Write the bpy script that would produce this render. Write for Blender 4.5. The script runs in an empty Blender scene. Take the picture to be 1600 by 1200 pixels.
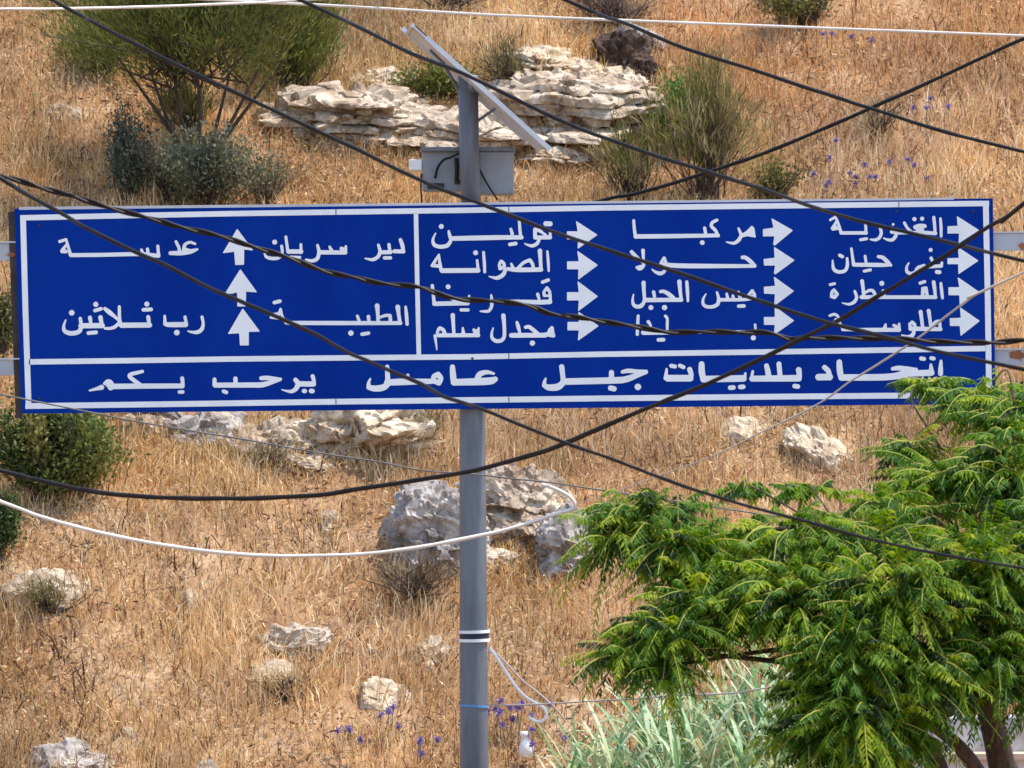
import bpy, bmesh, math, random
import numpy as np
from mathutils import Vector
R = math.radians
sc = bpy.context.scene
col = sc.collection
rng = np.random.default_rng(7)

# ------------------------------------------------------------------ camera, sky, sun, exposure
F = 7000.0                                    # focal length in photo pixels (1600 wide)
cam = bpy.data.cameras.new("camera"); camo = bpy.data.objects.new("camera", cam); col.objects.link(camo)
cam.sensor_width = 36.0; cam.lens = 36.0 * F / 1600.0
cam.clip_start = 0.5; cam.clip_end = 3000
camo.location = (0, 0, 0); camo.rotation_euler = (R(90), 0, 0)
cam.dof.use_dof = True; cam.dof.focus_distance = 38.0; cam.dof.aperture_fstop = 9.0
sc.camera = camo
SUN_DIR = Vector((0.40, 0.03, 0.90)).normalized()     # towards the sun: high, from the right
elev = math.asin(SUN_DIR.z); azim = math.atan2(SUN_DIR.x, SUN_DIR.y)
w = bpy.data.worlds.new("World"); sc.world = w; w.use_nodes = True
nt = w.node_tree; bg = nt.nodes["Background"]
sky = nt.nodes.new("ShaderNodeTexSky"); sky.sky_type = 'NISHITA'; sky.sun_disc = False
sky.sun_elevation = elev; sky.sun_rotation = azim
nt.links.new(sky.outputs[0], bg.inputs[0]); bg.inputs[1].default_value = 0.15
sun = bpy.data.lights.new("sun", 'SUN'); sun.energy = 2.7; sun.angle = R(0.5); sun.color = (1.0, 0.94, 0.85)
suno = bpy.data.objects.new("sun", sun); col.objects.link(suno)
suno.rotation_euler = SUN_DIR.to_track_quat('Z', 'Y').to_euler()
sc.view_settings.view_transform = 'Standard'; sc.view_settings.look = 'None'
sc.view_settings.exposure = 1.22; sc.view_settings.gamma = 1.0

# ------------------------------------------------------------------ noise
def _h(ix, iy, iz, seed):
    n = (ix.astype(np.int64) * 374761393 + iy.astype(np.int64) * 668265263 + iz.astype(np.int64) * 2147483647 + seed * 144665) & 0xffffffff
    n = ((n ^ (n >> 13)) * 1274126177) & 0xffffffff
    n = ((n ^ (n >> 15)) * 2246822519) & 0xffffffff
    return ((n ^ (n >> 16)) & 0xffffff) / float(0xffffff)
def vn(x, y, z, seed=0):
    x, y, z = np.broadcast_arrays(np.asarray(x, float), np.asarray(y, float), np.asarray(z, float))
    fx, fy, fz = np.floor(x), np.floor(y), np.floor(z)
    u, v, q = x - fx, y - fy, z - fz
    u, v, q = u*u*(3-2*u), v*v*(3-2*v), q*q*(3-2*q)
    r = 0
    for i in (0, 1):
        for j in (0, 1):
            for k in (0, 1):
                wt = (u if i else 1-u) * (v if j else 1-v) * (q if k else 1-q)
                r = r + wt * _h(fx+i, fy+j, fz+k, seed)
    return r * 2 - 1
def fbm(x, y, z=0.0, seed=0, o=4):
    a, t, f = 1.0, 0.0, 1.0
    for i in range(o):
        t = t + a * vn(np.asarray(x)*f, np.asarray(y)*f, np.asarray(z)*f, seed + i*17); a *= 0.5; f *= 2.03
    return t / 1.9

# ------------------------------------------------------------------ object helpers
def tag(o, label=None, cat=None, group=None, kind=None):
    if label: o["label"] = label
    if cat: o["category"] = cat
    if group: o["group"] = group
    if kind: o["kind"] = kind
    return o
def empty(name, loc, label, cat, group=None):
    o = bpy.data.objects.new(name, None); col.objects.link(o); o.location = loc
    o.empty_display_size = 0.2
    return tag(o, label, cat, group)
def mesh(name, V, faces, mat, parent=None, smooth=False, colors=None, origin=None):
    """faces: list of arrays (n,k) or list of tuples. V in world space; origin = object origin."""
    V = np.asarray(V, float).reshape(-1, 3)
    if parent is not None: origin = parent.location
    if origin is None: origin = (0, 0, 0)
    V = V - np.array(origin, float)
    me = bpy.data.meshes.new(name)
    loops, starts, tot = [], [], 0
    arrs = faces if (len(faces) and isinstance(faces[0], np.ndarray)) else None
    if arrs is not None:
        st = []
        for a in arrs:
            k = a.shape[1]; st.append(tot + np.arange(a.shape[0]) * k); tot += a.size; loops.append(a.ravel())
        L = np.concatenate(loops); S = np.concatenate(st)
    else:
        for f in faces:
            starts.append(tot); loops.extend(f); tot += len(f)
        L = np.array(loops, dtype=np.int32); S = np.array(starts, dtype=np.int32)
    me.vertices.add(len(V)); me.vertices.foreach_set("co", V.ravel().astype(np.float32))
    me.loops.add(len(L)); me.loops.foreach_set("vertex_index", L.astype(np.int32))
    me.polygons.add(len(S)); me.polygons.foreach_set("loop_start", S.astype(np.int32))
    me.update(calc_edges=True)
    me.polygons.foreach_set("use_smooth", np.full(len(S), bool(smooth)))
    if colors is not None:
        ca = me.color_attributes.new("tint", 'FLOAT_COLOR', 'POINT')
        c4 = np.ones((len(V), 4), np.float32); c4[:, :3] = colors
        ca.data.foreach_set("color", c4.ravel())
    me.materials.append(mat)
    if arrs is None:                                  # faces outwards on everything modelled by hand
        bm = bmesh.new(); bm.from_mesh(me); bmesh.ops.recalc_face_normals(bm, faces=bm.faces); bm.to_mesh(me); bm.free()
    o = bpy.data.objects.new(name, me); col.objects.link(o)
    if parent is not None: o.parent = parent
    else: o.location = origin
    return o
def box_geo(c, s, axes=None):
    """centre, full size, optional 3 axes"""
    c = np.array(c, float); s = np.array(s, float) / 2
    A = np.eye(3) if axes is None else np.array(axes, float)
    V = [c + A[0]*s[0]*i + A[1]*s[1]*j + A[2]*s[2]*k for i in (-1, 1) for j in (-1, 1) for k in (-1, 1)]
    Fc = [(0,1,3,2),(4,6,7,5),(0,4,5,1),(2,3,7,6),(0,2,6,4),(1,5,7,3)]
    return V, Fc
class MB:
    def __init__(s): s.V, s.F = [], []
    def add(s, V, Fc):
        b = len(s.V); s.V.extend([tuple(v) for v in V]); s.F.extend([tuple(int(i)+b for i in f) for f in Fc]); return s
    def box(s, c, sz, axes=None): return s.add(*box_geo(c, sz, axes))
    def tube(s, P, r, n=8, cap=True): return s.add(*tube_geo(P, r, n, cap))
    def build(s, name, mat, parent=None, smooth=False, origin=None): return mesh(name, s.V, s.F, mat, parent, smooth, None, origin)
def tube_geo(P, r, n=8, cap=True):
    P = np.array(P, float); m = len(P); r = np.broadcast_to(np.asarray(r, float), (m,))
    T = np.gradient(P, axis=0); T /= np.linalg.norm(T, axis=1)[:, None] + 1e-12
    ref = np.array([0, 0, 1.0]) if abs(T[0][2]) < 0.9 else np.array([1.0, 0, 0])
    a = np.cross(T, ref); a /= np.linalg.norm(a, axis=1)[:, None] + 1e-9
    b = np.cross(T, a)
    V = []
    for i in range(m):
        for k in range(n):
            t = 2*math.pi*k/n; V.append(P[i] + r[i]*(a[i]*math.cos(t) + b[i]*math.sin(t)))
    Fc = [(i*n+k, i*n+(k+1) % n, (i+1)*n+(k+1) % n, (i+1)*n+k) for i in range(m-1) for k in range(n)]
    if cap: Fc += [tuple(range(n))[::-1], tuple(range((m-1)*n, m*n))]
    return V, Fc
def spline(P, per=8):
    P = np.array(P, float); Q = np.vstack([2*P[0]-P[1], P, 2*P[-1]-P[-2]]); out = []
    for i in range(1, len(Q)-2):
        for t in np.linspace(0, 1, per, endpoint=False):
            p0, p1, p2, p3 = Q[i-1], Q[i], Q[i+1], Q[i+2]
            out.append(0.5*((2*p1)+(-p0+p2)*t+(2*p0-5*p1+4*p2-p3)*t*t+(-p0+3*p1-3*p2+p3)*t**3))
    out.append(Q[-2]); return np.array(out)
def at(px, py, d):  # point of the place seen at photo pixel (px,py) when it stands d metres away
    return np.array([(px-800)/F*d, d, (600-py)/F*d])

# ------------------------------------------------------------------ materials
def newmat(name):
    m = bpy.data.materials.new(name); m.use_nodes = True
    n = m.node_tree; b = n.nodes["Principled BSDF"]; return m, n, b
def N(n, t, **kw):
    x = n.nodes.new(t)
    for k, v in kw.items():
        if k.startswith("i_"):
            x.inputs[k[2:].replace("_", " ")].default_value = v
        else: setattr(x, k, v)
    return x
def ramp(n, fac, stops):
    r = n.nodes.new("ShaderNodeValToRGB")
    e = r.color_ramp.elements
    while len(e) < len(stops): e.new(0.5)
    for el, (p, c) in zip(e, stops): el.position = p; el.color = (*c, 1)
    n.links.new(fac, r.inputs[0]); return r
def surf(name, c1, c2, scale=3.0, rough=0.7, metal=0.0, bump=0.0, detail=6, c3=None, stretch=None, spec=0.3):
    m, n, b = newmat(name)
    tc = N(n, "ShaderNodeTexCoord"); mp = N(n, "ShaderNodeMapping")
    if stretch: mp.inputs["Scale"].default_value = stretch
    n.links.new(tc.outputs["Object"], mp.inputs[0])
    t = N(n, "ShaderNodeTexNoise"); t.inputs["Scale"].default_value = scale; t.inputs["Detail"].default_value = detail
    t.inputs["Roughness"].default_value = 0.65
    n.links.new(mp.outputs[0], t.inputs[0])
    st = [(0.36, c1), (0.62, c2)] if c3 is None else [(0.32, c1), (0.5, c2), (0.66, c3)]
    r = ramp(n, t.outputs[0], st)
    n.links.new(r.outputs[0], b.inputs["Base Color"])
    b.inputs["Roughness"].default_value = rough; b.inputs["Metallic"].default_value = metal
    b.inputs["Specular IOR Level"].default_value = spec
    if bump:
        bp = N(n, "ShaderNodeBump"); bp.inputs["Strength"].default_value = bump; bp.inputs["Distance"].default_value = 0.03
        n.links.new(t.outputs[0], bp.inputs["Height"]); n.links.new(bp.outputs[0], b.inputs["Normal"])
    return m
def leafmat(name, trans=0.35, rough=0.5, spec=0.3):
    m, n, b = newmat(name)
    a = N(n, "ShaderNodeVertexColor"); a.layer_name = "tint"
    n.links.new(a.outputs[0], b.inputs["Base Color"]); b.inputs["Roughness"].default_value = rough
    b.inputs["Specular IOR Level"].default_value = spec
    if trans:
        tr = N(n, "ShaderNodeBsdfTranslucent"); mx = N(n, "ShaderNodeMixShader"); mx.inputs[0].default_value = trans
        hs = N(n, "ShaderNodeHueSaturation"); hs.inputs["Value"].default_value = 1.5; hs.inputs["Saturation"].default_value = 1.1; hs.inputs["Hue"].default_value = 0.485
        n.links.new(a.outputs[0], hs.inputs["Color"]); n.links.new(hs.outputs[0], tr.inputs[0])
        n.links.new(b.outputs[0], mx.inputs[1]); n.links.new(tr.outputs[0], mx.inputs[2])
        n.links.new(mx.outputs[0], n.nodes["Material Output"].inputs[0])
    return m
def rockmat(name, dark, mid, light, bump=0.6):
    m, n, b = newmat(name)
    tc = N(n, "ShaderNodeTexCoord")
    t1 = N(n, "ShaderNodeTexNoise"); t1.inputs["Scale"].default_value = 3.0; t1.inputs["Detail"].default_value = 9; t1.inputs["Roughness"].default_value = 0.7
    t2 = N(n, "ShaderNodeTexVoronoi"); t2.feature = 'DISTANCE_TO_EDGE'; t2.inputs["Scale"].default_value = 4.5
    dn = N(n, "ShaderNodeTexNoise"); dn.inputs["Scale"].default_value = 5.0
    mx = N(n, "ShaderNodeMix"); mx.data_type = 'VECTOR'; mx.inputs[0].default_value = 0.12
    n.links.new(tc.outputs["Object"], dn.inputs[0]); n.links.new(tc.outputs["Object"], mx.inputs[4]); n.links.new(dn.outputs["Color"], mx.inputs[5])
    n.links.new(tc.outputs["Object"], t1.inputs[0]); n.links.new(mx.outputs[1], t2.inputs[0])
    r = ramp(n, t1.outputs[0], [(0.33, dark), (0.46, mid), (0.60, light)])
    r2 = ramp(n, t2.outputs["Distance"], [(0.0, (0.35, 0.3, 0.26)), (0.035, (1, 1, 1))])
    mu = N(n, "ShaderNodeMix"); mu.data_type = 'RGBA'; mu.blend_type = 'MULTIPLY'; mu.inputs[0].default_value = 0.6
    n.links.new(r.outputs[0], mu.inputs[6]); n.links.new(r2.outputs[0], mu.inputs[7])
    n.links.new(mu.outputs[2], b.inputs["Base Color"]); b.inputs["Roughness"].default_value = 0.9
    b.inputs["Specular IOR Level"].default_value = 0.15
    bp = N(n, "ShaderNodeBump"); bp.inputs["Strength"].default_value = bump; bp.inputs["Distance"].default_value = 0.05
    n.links.new(t1.outputs[0], bp.inputs["Height"]); n.links.new(bp.outputs[0], b.inputs["Normal"])
    return m
M = dict(
    blue=surf("sign blue", (0.001, 0.024, 0.225), (0.002, 0.034, 0.280), 1.1, 0.6, spec=0.04, stretch=(1, 1, 0.4)),
    white=surf("sign white", (0.80, 0.81, 0.82), (0.90, 0.90, 0.89), 3.0, 0.5),
    galv=surf("galvanised steel", (0.115, 0.128, 0.15), (0.175, 0.19, 0.215), 2.2, 0.55, 0.25, 0.1, stretch=(3, 3, 0.6)),
    beam=surf("beam steel", (0.30, 0.32, 0.36), (0.44, 0.45, 0.48), 2.0, 0.45, 0.15),
    rust=surf("rust", (0.20, 0.06, 0.025), (0.33, 0.13, 0.06), 9.0, 0.9, bump=0.3),
    frame=surf("dark frame", (0.03, 0.022, 0.022), (0.06, 0.045, 0.04), 4.0, 0.6),
    cabinet=surf("cabinet grey", (0.20, 0.215, 0.24), (0.28, 0.295, 0.32), 2.5, 0.55),
    cabin_in=surf("cabinet recess", (0.16, 0.17, 0.19), (0.22, 0.23, 0.25), 3, 0.7),
    alu=surf("panel frame aluminium", (0.46, 0.47, 0.50), (0.58, 0.59, 0.62), 3, 0.4, 0.1),
    cells=surf("solar cells", (0.01, 0.014, 0.03), (0.02, 0.025, 0.05), 6, 0.15, spec=0.5),
    cable=surf("black cable", (0.004, 0.0035, 0.004), (0.014, 0.010, 0.009), 12, 0.5, spec=0.25),
    cablegrey=surf("grey cable", (0.10, 0.095, 0.09), (0.17, 0.155, 0.14), 8, 0.6),
    cablewhite=surf("white cable", (0.62, 0.55, 0.48), (0.74, 0.68, 0.60), 6, 0.5),
    cablepink=surf("weathered pale cable", (0.36, 0.29, 0.25), (0.48, 0.40, 0.35), 6, 0.5),
    strap=surf("white strap", (0.74, 0.72, 0.70), (0.82, 0.8, 0.78), 6, 0.5),
    band=surf("blue band", (0.08, 0.22, 0.42), (0.12, 0.28, 0.5), 6, 0.5),
    blackstrap=surf("black strap", (0.01, 0.012, 0.03), (0.02, 0.022, 0.05), 6, 0.5),
    lime=rockmat("pale limestone", (0.19, 0.125, 0.08), (0.37, 0.28, 0.20), (0.56, 0.47, 0.36)),
    limegrey=rockmat("weathered limestone", (0.12, 0.095, 0.08), (0.27, 0.235, 0.21), (0.48, 0.43, 0.38)),
    limewhite=rockmat("white limestone", (0.20, 0.135, 0.085), (0.45, 0.345, 0.235), (0.66, 0.55, 0.41)),
    rockshade=rockmat("brown rock in shade", (0.022, 0.014, 0.011), (0.055, 0.035, 0.026), (0.12, 0.08, 0.06)),  # dark tones carry the shade of the hollow under the overhang
    bark=surf("bark", (0.035, 0.024, 0.018), (0.085, 0.06, 0.045), 14, 0.9, bump=0.5, stretch=(3, 3, 0.6)),
    barkpale=surf("pale twig bark", (0.14, 0.13, 0.07), (0.24, 0.22, 0.13), 14, 0.9),
    leaf=leafmat("tree leaf", 0.45, 0.5, 0.25), shrub=leafmat("shrub leaf", 0.2, 0.7, 0.15), grass=leafmat("dry grass", 0.22, 0.75, 0.15),
    reed=leafmat("reed leaf", 0.3, 0.45, 0.35), petal=leafmat("petal", 0.2, 0.7, 0.1),
    asphalt=surf("asphalt", (0.04, 0.04, 0.042), (0.065, 0.063, 0.06), 30, 0.9, bump=0.1),
    wall=surf("pale render", (0.30, 0.28, 0.26), (0.56, 0.54, 0.54), 2.6, 0.9, bump=0.25),
    wallblue=surf("lavender paint", (0.46, 0.47, 0.55), (0.58, 0.58, 0.66), 2.6, 0.8),
    coping=surf("tan coping", (0.50, 0.36, 0.25), (0.62, 0.48, 0.36), 5, 0.85),
    plastic=surf("white plastic", (0.72, 0.70, 0.68), (0.82, 0.80, 0.78), 6, 0.35),
)
def soilmat():
    m, n, b = newmat("dry hillside soil")
    g = N(n, "ShaderNodeNewGeometry")
    t1 = N(n, "ShaderNodeTexNoise"); t1.inputs["Scale"].default_value = 0.55; t1.inputs["Detail"].default_value = 8; t1.inputs["Roughness"].default_value = 0.7
    t2 = N(n, "ShaderNodeTexNoise"); t2.inputs["Scale"].default_value = 6.0; t2.inputs["Detail"].default_value = 10; t2.inputs["Roughness"].default_value = 0.75
    n.links.new(g.outputs["Position"], t1.inputs[0]); n.links.new(g.outputs["Position"], t2.inputs[0])
    r1 = ramp(n, t1.outputs[0], [(0.35, (0.24, 0.125, 0.055)), (0.5, (0.38, 0.23, 0.125)), (0.65, (0.58, 0.42, 0.27))])
    r2 = ramp(n, t2.outputs[0], [(0.3, (0.5, 0.45, 0.42)), (0.62, (1.15, 1.1, 1.05))])
    mu = N(n, "ShaderNodeMix"); mu.data_type = 'RGBA'; mu.blend_type = 'MULTIPLY'; mu.inputs[0].default_value = 0.8
    n.links.new(r1.outputs[0], mu.inputs[6]); n.links.new(r2.outputs[0], mu.inputs[7]); n.links.new(mu.outputs[2], b.inputs["Base Color"])
    b.inputs["Roughness"].default_value = 0.95; b.inputs["Specular IOR Level"].default_value = 0.1
    bp = N(n, "ShaderNodeBump"); bp.inputs["Strength"].default_value = 0.6; bp.inputs["Distance"].default_value = 0.08
    n.links.new(t2.outputs[0], bp.inputs["Height"]); n.links.new(bp.outputs[0], b.inputs["Normal"])
    return m
M["soil"] = soilmat()

# ------------------------------------------------------------------ terrain
def sstep(a, b, x):
    t = np.clip((x-a)/(b-a), 0, 1); return t*t*(3-2*t)
def hgt(x, y):
    x = np.asarray(x, float); y = np.asarray(y, float)
    z = -1.6 + (-5.0+1.6) * sstep(10, 22, y)
    s = np.clip(y-42, 0, None)
    s = np.where(s > 60, 60 + (s-60)*0.12, s)
    z = z + 0.6*s
    k = sstep(41.5, 44.5, y)
    z = z + k*(0.45*fbm(x/3.6, y/3.6, 0, 3, 3) + 0.13*fbm(x/0.8, y/0.8, 0, 9, 3) + 0.05*fbm(x/0.2, y/0.2, 0, 19, 2))
    return z
def lin(*segs):
    return np.unique(np.concatenate([np.arange(a, b, s) for a, b, s in segs]))
gx = lin((-300, -40, 20), (-40, -10, 1.5), (-10, 10, 0.09), (10, 40, 1.5), (40, 301, 20))
gy = lin((-100, 0, 10), (0, 41, 1.0), (41, 66, 0.09), (66, 110, 1.5), (110, 1501, 60))
X, Y = np.meshgrid(gx, gy, indexing='ij'); Z = hgt(X, Y)
nx, ny = X.shape
idx = np.arange(nx*ny).reshape(nx, ny)
q = np.stack([idx[:-1, :-1], idx[1:, :-1], idx[1:, 1:], idx[:-1, 1:]], -1).reshape(-1, 4)
hill = mesh("hillside", np.stack([X, Y, Z], -1).reshape(-1, 3), [q], M["soil"], smooth=True)
tag(hill, "dry tan hillside rising behind the road sign", "hillside", kind="structure")
rx = np.linspace(-120, 120, 61); Vr = []; 
for x in rx: Vr += [(x, 26.5, -4.992), (x, 33.5, -4.992)]
road = mesh("road", Vr, [(2*i, 2*i+2, 2*i+3, 2*i+1) for i in range(60)], M["asphalt"])
tag(road, "grey asphalt road passing in front of the sign pole", "road", kind="structure")
YS = np.arange(41.0, 75, 0.02)
def onhill(px, py):
    dx, dz = (px-800)/F, (600-py)/F
    zz = hgt(dx*YS, YS); k = np.argmax(dz*YS < zz); y = YS[k]
    return np.array([dx*y, y, float(zz[k])])

# ------------------------------------------------------------------ rocks
_ico = {}
def ico(n):
    if n not in _ico:
        bm = bmesh.new(); bmesh.ops.create_icosphere(bm, subdivisions=n, radius=1.0)
        V = np.array([v.co[:] for v in bm.verts]); Fc = np.array([[v.index for v in f.verts] for f in bm.faces]); bm.free()
        _ico[n] = (V, Fc)
    return _ico[n]
ROCKS = []
def cells(P, seed):
    """random value of the nearest jittered cell: steps with sharp edges, like fractured stone"""
    B = np.floor(P); best = np.full(len(P), 9e9); val = np.zeros(len(P))
    for i in (-1, 0, 1):
        for j in (-1, 0, 1):
            for k in (-1, 0, 1):
                cx, cy, cz = B[:, 0]+i, B[:, 1]+j, B[:, 2]+k
                dd = (cx+_h(cx, cy, cz, seed)-P[:, 0])**2 + (cy+_h(cx, cy, cz, seed+1)-P[:, 1])**2 + (cz+_h(cx, cy, cz, seed+2)-P[:, 2])**2
                mk = dd < best; best = np.where(mk, dd, best); val = np.where(mk, _h(cx, cy, cz, seed+3), val)
    return val
def rock(px, py, wpx, hpx, mat, label, seed, strata=0, sub=5, depth=0.7, tilt=0.0, rough=0.10, cat="rock", group=None, name="rock", sink=1.0):
    c = onhill(px, py+hpx*0.22*sink); s = c[1]/F
    if sink > 2: c = c-np.array([0, -0.515, 0.857])*hpx*s*0.30
    sx, sz = wpx*s/2*1.1, hpx*s/2*1.12*(1+0.3*sink); sy = max(sx*depth, sz*0.8)
    d, Fc = ico(sub); rg = np.random.default_rng(seed)
    nn = rg.normal(size=(16, 3)); nn /= np.linalg.norm(nn, axis=1)[:, None]; off = rg.uniform(0.72, 1.0, 16)
    dots = np.clip(d @ nn.T, 1e-3, None); r = np.min(off/dots, axis=1); r = np.minimum(r, 1.12)
    p = d * r[:, None]
    if strata:
        zz = p[:, 2]*strata*0.5 + 0.35*vn(p[:, 0]*1.6, p[:, 1]*1.6, 0.5, seed) + 100
        L = np.floor(zz); fr = zz - L
        lay = rg.uniform(0.72, 1.12, 260)[L.astype(int)]
        ang = np.arctan2(p[:, 1], p[:, 0])
        jit = 0.16*vn(np.cos(ang)*3+L*7.7, np.sin(ang)*3, L*3.1, seed+5) + 0.10*vn(p[:, 0]*6, p[:, 1]*6, L*5.3, seed+9)
        edge = 1 - 0.16*np.clip((0.22-fr)/0.22, 0, 1) - 0.06*np.clip((fr-0.85)/0.15, 0, 1)
        k = (lay + jit) * edge
        p[:, 0] *= k; p[:, 1] *= k
    q = p * np.array([sx, sy, sz])
    m = max(sx, sz)
    X3 = q/m
    wp = X3 + 0.12*np.stack([vn(X3[:, 0]*3, X3[:, 1]*3, X3[:, 2]*3, seed+k) for k in (31, 32, 33)], -1)
    c1 = cells(wp*np.array([2.2, 2.2, 3.6]), seed+2); c2 = cells(wp*np.array([5.5, 5.5, 9.0]), seed+3)
    e = (1.5*rough*(c1-0.5) + 0.75*rough*(c2-0.5) + 0.5*rough*fbm(X3[:, 0]*3, X3[:, 1]*3, X3[:, 2]*3, seed+6, 6))*m*(0.45+0.55*min(1, sz/sx))
    q = q + d*e[:, None]
    q[:, 2] += tilt*q[:, 0]
    q[:, 1] *= 1.0
    # lean the stone with the slope it lies on
    q[:, 2] += 0.25*q[:, 1]
    o = mesh(name, q + c, [Fc], mat, smooth=strata == 0 and False, origin=tuple(c))
    tag(o, label, cat, group)
    ROCKS.append((c[0], c[1], sx, sy*1.0))
    return o
L_, G_, W_, D_ = M["lime"], M["limegrey"], M["limewhite"], M["rockshade"]
rock(560, 178, 260, 80, L_, "broad tan limestone outcrop left of the tilted solar panel", 11, strata=9, sub=6, name="rock_outcrop", cat="rock outcrop", rough=0.16)
rock(728, 208, 190, 70, L_, "tan limestone seen behind the pole and cabinet between the two outcrops", 26, strata=7, sub=6, name="rock_outcrop", cat="rock outcrop", rough=0.16)
rock(900, 165, 250, 110, L_, "broad tan limestone outcrop right of the tilted solar panel", 23, strata=10, sub=6, name="rock_outcrop", cat="rock outcrop", rough=0.16)
for i, (x0, y0, x1, y1, m_, lb) in enumerate([
    (445,140,562,157,W_,"long thin pale slab at the left edge of the left outcrop"), (487,166,577,192,W_,"thick pale slab low in the left outcrop"),
    (552,107,632,148,W_,"sloping blocky pale slab at the top of the left outcrop"), (585,178,675,202,W_,"pale slab running towards the post in the left outcrop"),
    (572,203,700,228,L_,"brownish slab just left of and above the grey cabinet"), (396,165,446,208,L_,"faint broken slab left of the left outcrop"),
    (796,76,900,100,W_,"topmost pale slab of the right outcrop, nearest the panel"), (802,124,905,160,W_,"broad pale slab in the middle of the right outcrop"),
    (800,174,905,206,W_,"pale slab beside the lower end of the solar panel"), (812,227,905,247,L_,"low brownish slab right of the cabinet"),
    (850,100,947,124,W_,"thin pale slab near the top of the right outcrop"), (930,112,1018,150,W_,"brightest white slab at the right end of the right outcrop"),
    (920,155,990,182,W_,"pale slab under the brightest white slab"), (850,186,935,212,W_,"pale slab low in the right outcrop, above the black cable"),
    (890,226,950,246,W_,"small pale slab below the right outcrop")]):
    rock((x0+x1)/2, (y0+y1)/2, (x1-x0)*1.05, (y1-y0)*1.0, m_, lb, 200+i, strata=3 if y1-y0 > 22 else 2, sub=5, rough=0.2, name="rock", cat="rock", tilt=0.03*((i % 3)-1), sink=0.6, depth=0.9)
rock(1015, 168, 62, 44, W_, "small cream rock beside the bright green bush", 41)
rock(975, 88, 105, 80, D_, "overhanging rock with its shaded hollow coloured dark brown, above the bright ledge", 44, sub=5, rough=0.2)  # shade of the overhang is put into the dark rock colour
rock(1000, 52, 80, 26, G_, "flat grey rock slab capping the dark overhang", 45, tilt=-0.25)
rock(560, 668, 200, 84, W_, "rugged whitish rock outcrop just under the sign, left of its pole", 51, strata=4, sub=6, rough=0.26, name="rock_outcrop", cat="rock outcrop")
rock(330, 655, 230, 56, G_, "long grey broken outcrop under the lower left of the sign", 52, strata=4, sub=6, rough=0.26, name="rock_outcrop", cat="rock outcrop", sink=2.2)
rock(445, 668, 140, 50, L_, "broken tan rubble between the grey outcrop and the whitish outcrop", 56, strata=3, sub=5, rough=0.2, sink=2.2)
rock(235, 655, 110, 40, L_, "tan rubble right of the bushy shrub under the sign", 57, strata=3, sub=5, rough=0.2, sink=2.2)
rock(628, 655, 70, 56, L_, "tan stone close left of the pole under the sign", 58, sub=5, rough=0.2, sink=2.2)
rock(500, 706, 110, 34, L_, "low tan stone at the foot of the whitish outcrop", 59, strata=2, sub=5, rough=0.2, sink=2.2)
rock(540, 704, 50, 34, W_, "small white stone below the whitish outcrop", 54)
rock(690, 822, 146, 156, G_, "large grey weathered boulder seen left of the pole", 161, sub=6, rough=0.13)
rock(815, 780, 175, 100, L_, "large pale sloping boulder seen right of the pole", 64, sub=6, rough=0.2, tilt=-0.12)
rock(742, 872, 110, 44, L_, "pale flat rock at the foot of the big boulders behind the pole", 65, sub=5)
rock(893, 850, 86, 100, G_, "upright grey rock at the left tip of the green tree", 67, sub=5, rough=0.2)
rock(1160, 662, 96, 26, W_, "thin white rock streak under the right half of the sign", 71, sink=2.2)
rock(1300, 692, 120, 54, W_, "curved pale rock sloping down above the green tree, right of the thin streak", 172, tilt=-0.5, rough=0.14, sink=2.2)
rock(450, 985, 112, 34, L_, "grey rock with a bright edge in the grass left of the pole", 81, tilt=0.22, rough=0.2, sink=2.2)
rock(430, 1040, 104, 24, L_, "low half buried rock below the bright edged grey rock", 82, sink=2.2)
rock(595, 1074, 84, 38, W_, "bright white flat stone in the grass near the pole", 83, tilt=-0.1, sink=2.2)
rock(668, 1008, 56, 40, W_, "knobbly pale stone between the white flat stone and the pole", 84, rough=0.25, sink=2.2)
rock(578, 1015, 26, 9, W_, "tiny white sliver of stone above the white flat stone", 85, sub=4)
rock(298, 926, 42, 20, L_, "small pale stone in the open grass below the white cable", 86, sub=4, sink=2.2)
rock(70, 903, 150, 36, L_, "wide grey rock at the left edge of the photo", 87, tilt=0.1, sink=2.2)
rock(95, 1168, 130, 46, G_, "grey purple rock in the bottom left corner", 88, rough=0.2, sink=2.2)
rock(322, 1194, 46, 26, G_, "small grey stone at the bottom edge left of the pole", 89, sub=4, sink=2.2)
rock(514, 805, 30, 44, L_, "small upright pale stone left of the large grey boulder", 90, sub=4, sink=2.2)
rock(105, 165, 70, 34, L_, "faint pale rock in the grass at upper left", 91, sub=5, sink=2.2)
rock(200, 1140, 30, 14, L_, "small half hidden stone right of the bottom left rock", 93, sub=4, sink=2.2)
rock(345, 655, 60, 26, L_, "pale stone on top of the grey broken outcrop", 94, sub=4)

def kites(P, D, S, L, Wd):
    """leaf kites: base P, direction D, side S, length L, width Wd"""
    n = len(P); L = np.broadcast_to(np.asarray(L, float), (n,))[:, None]; Wd = np.broadcast_to(np.asarray(Wd, float), (n,))[:, None]
    V = np.stack([P, P + D*L*0.45 + S*Wd*0.5, P + D*L, P + D*L*0.45 - S*Wd*0.5], 1).reshape(-1, 3)
    i = np.arange(n)*4
    return V, np.stack([i, i+1, i+2, i+3], -1)
def unit(v): return v/(np.linalg.norm(v, axis=-1, keepdims=True)+1e-9)
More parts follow.
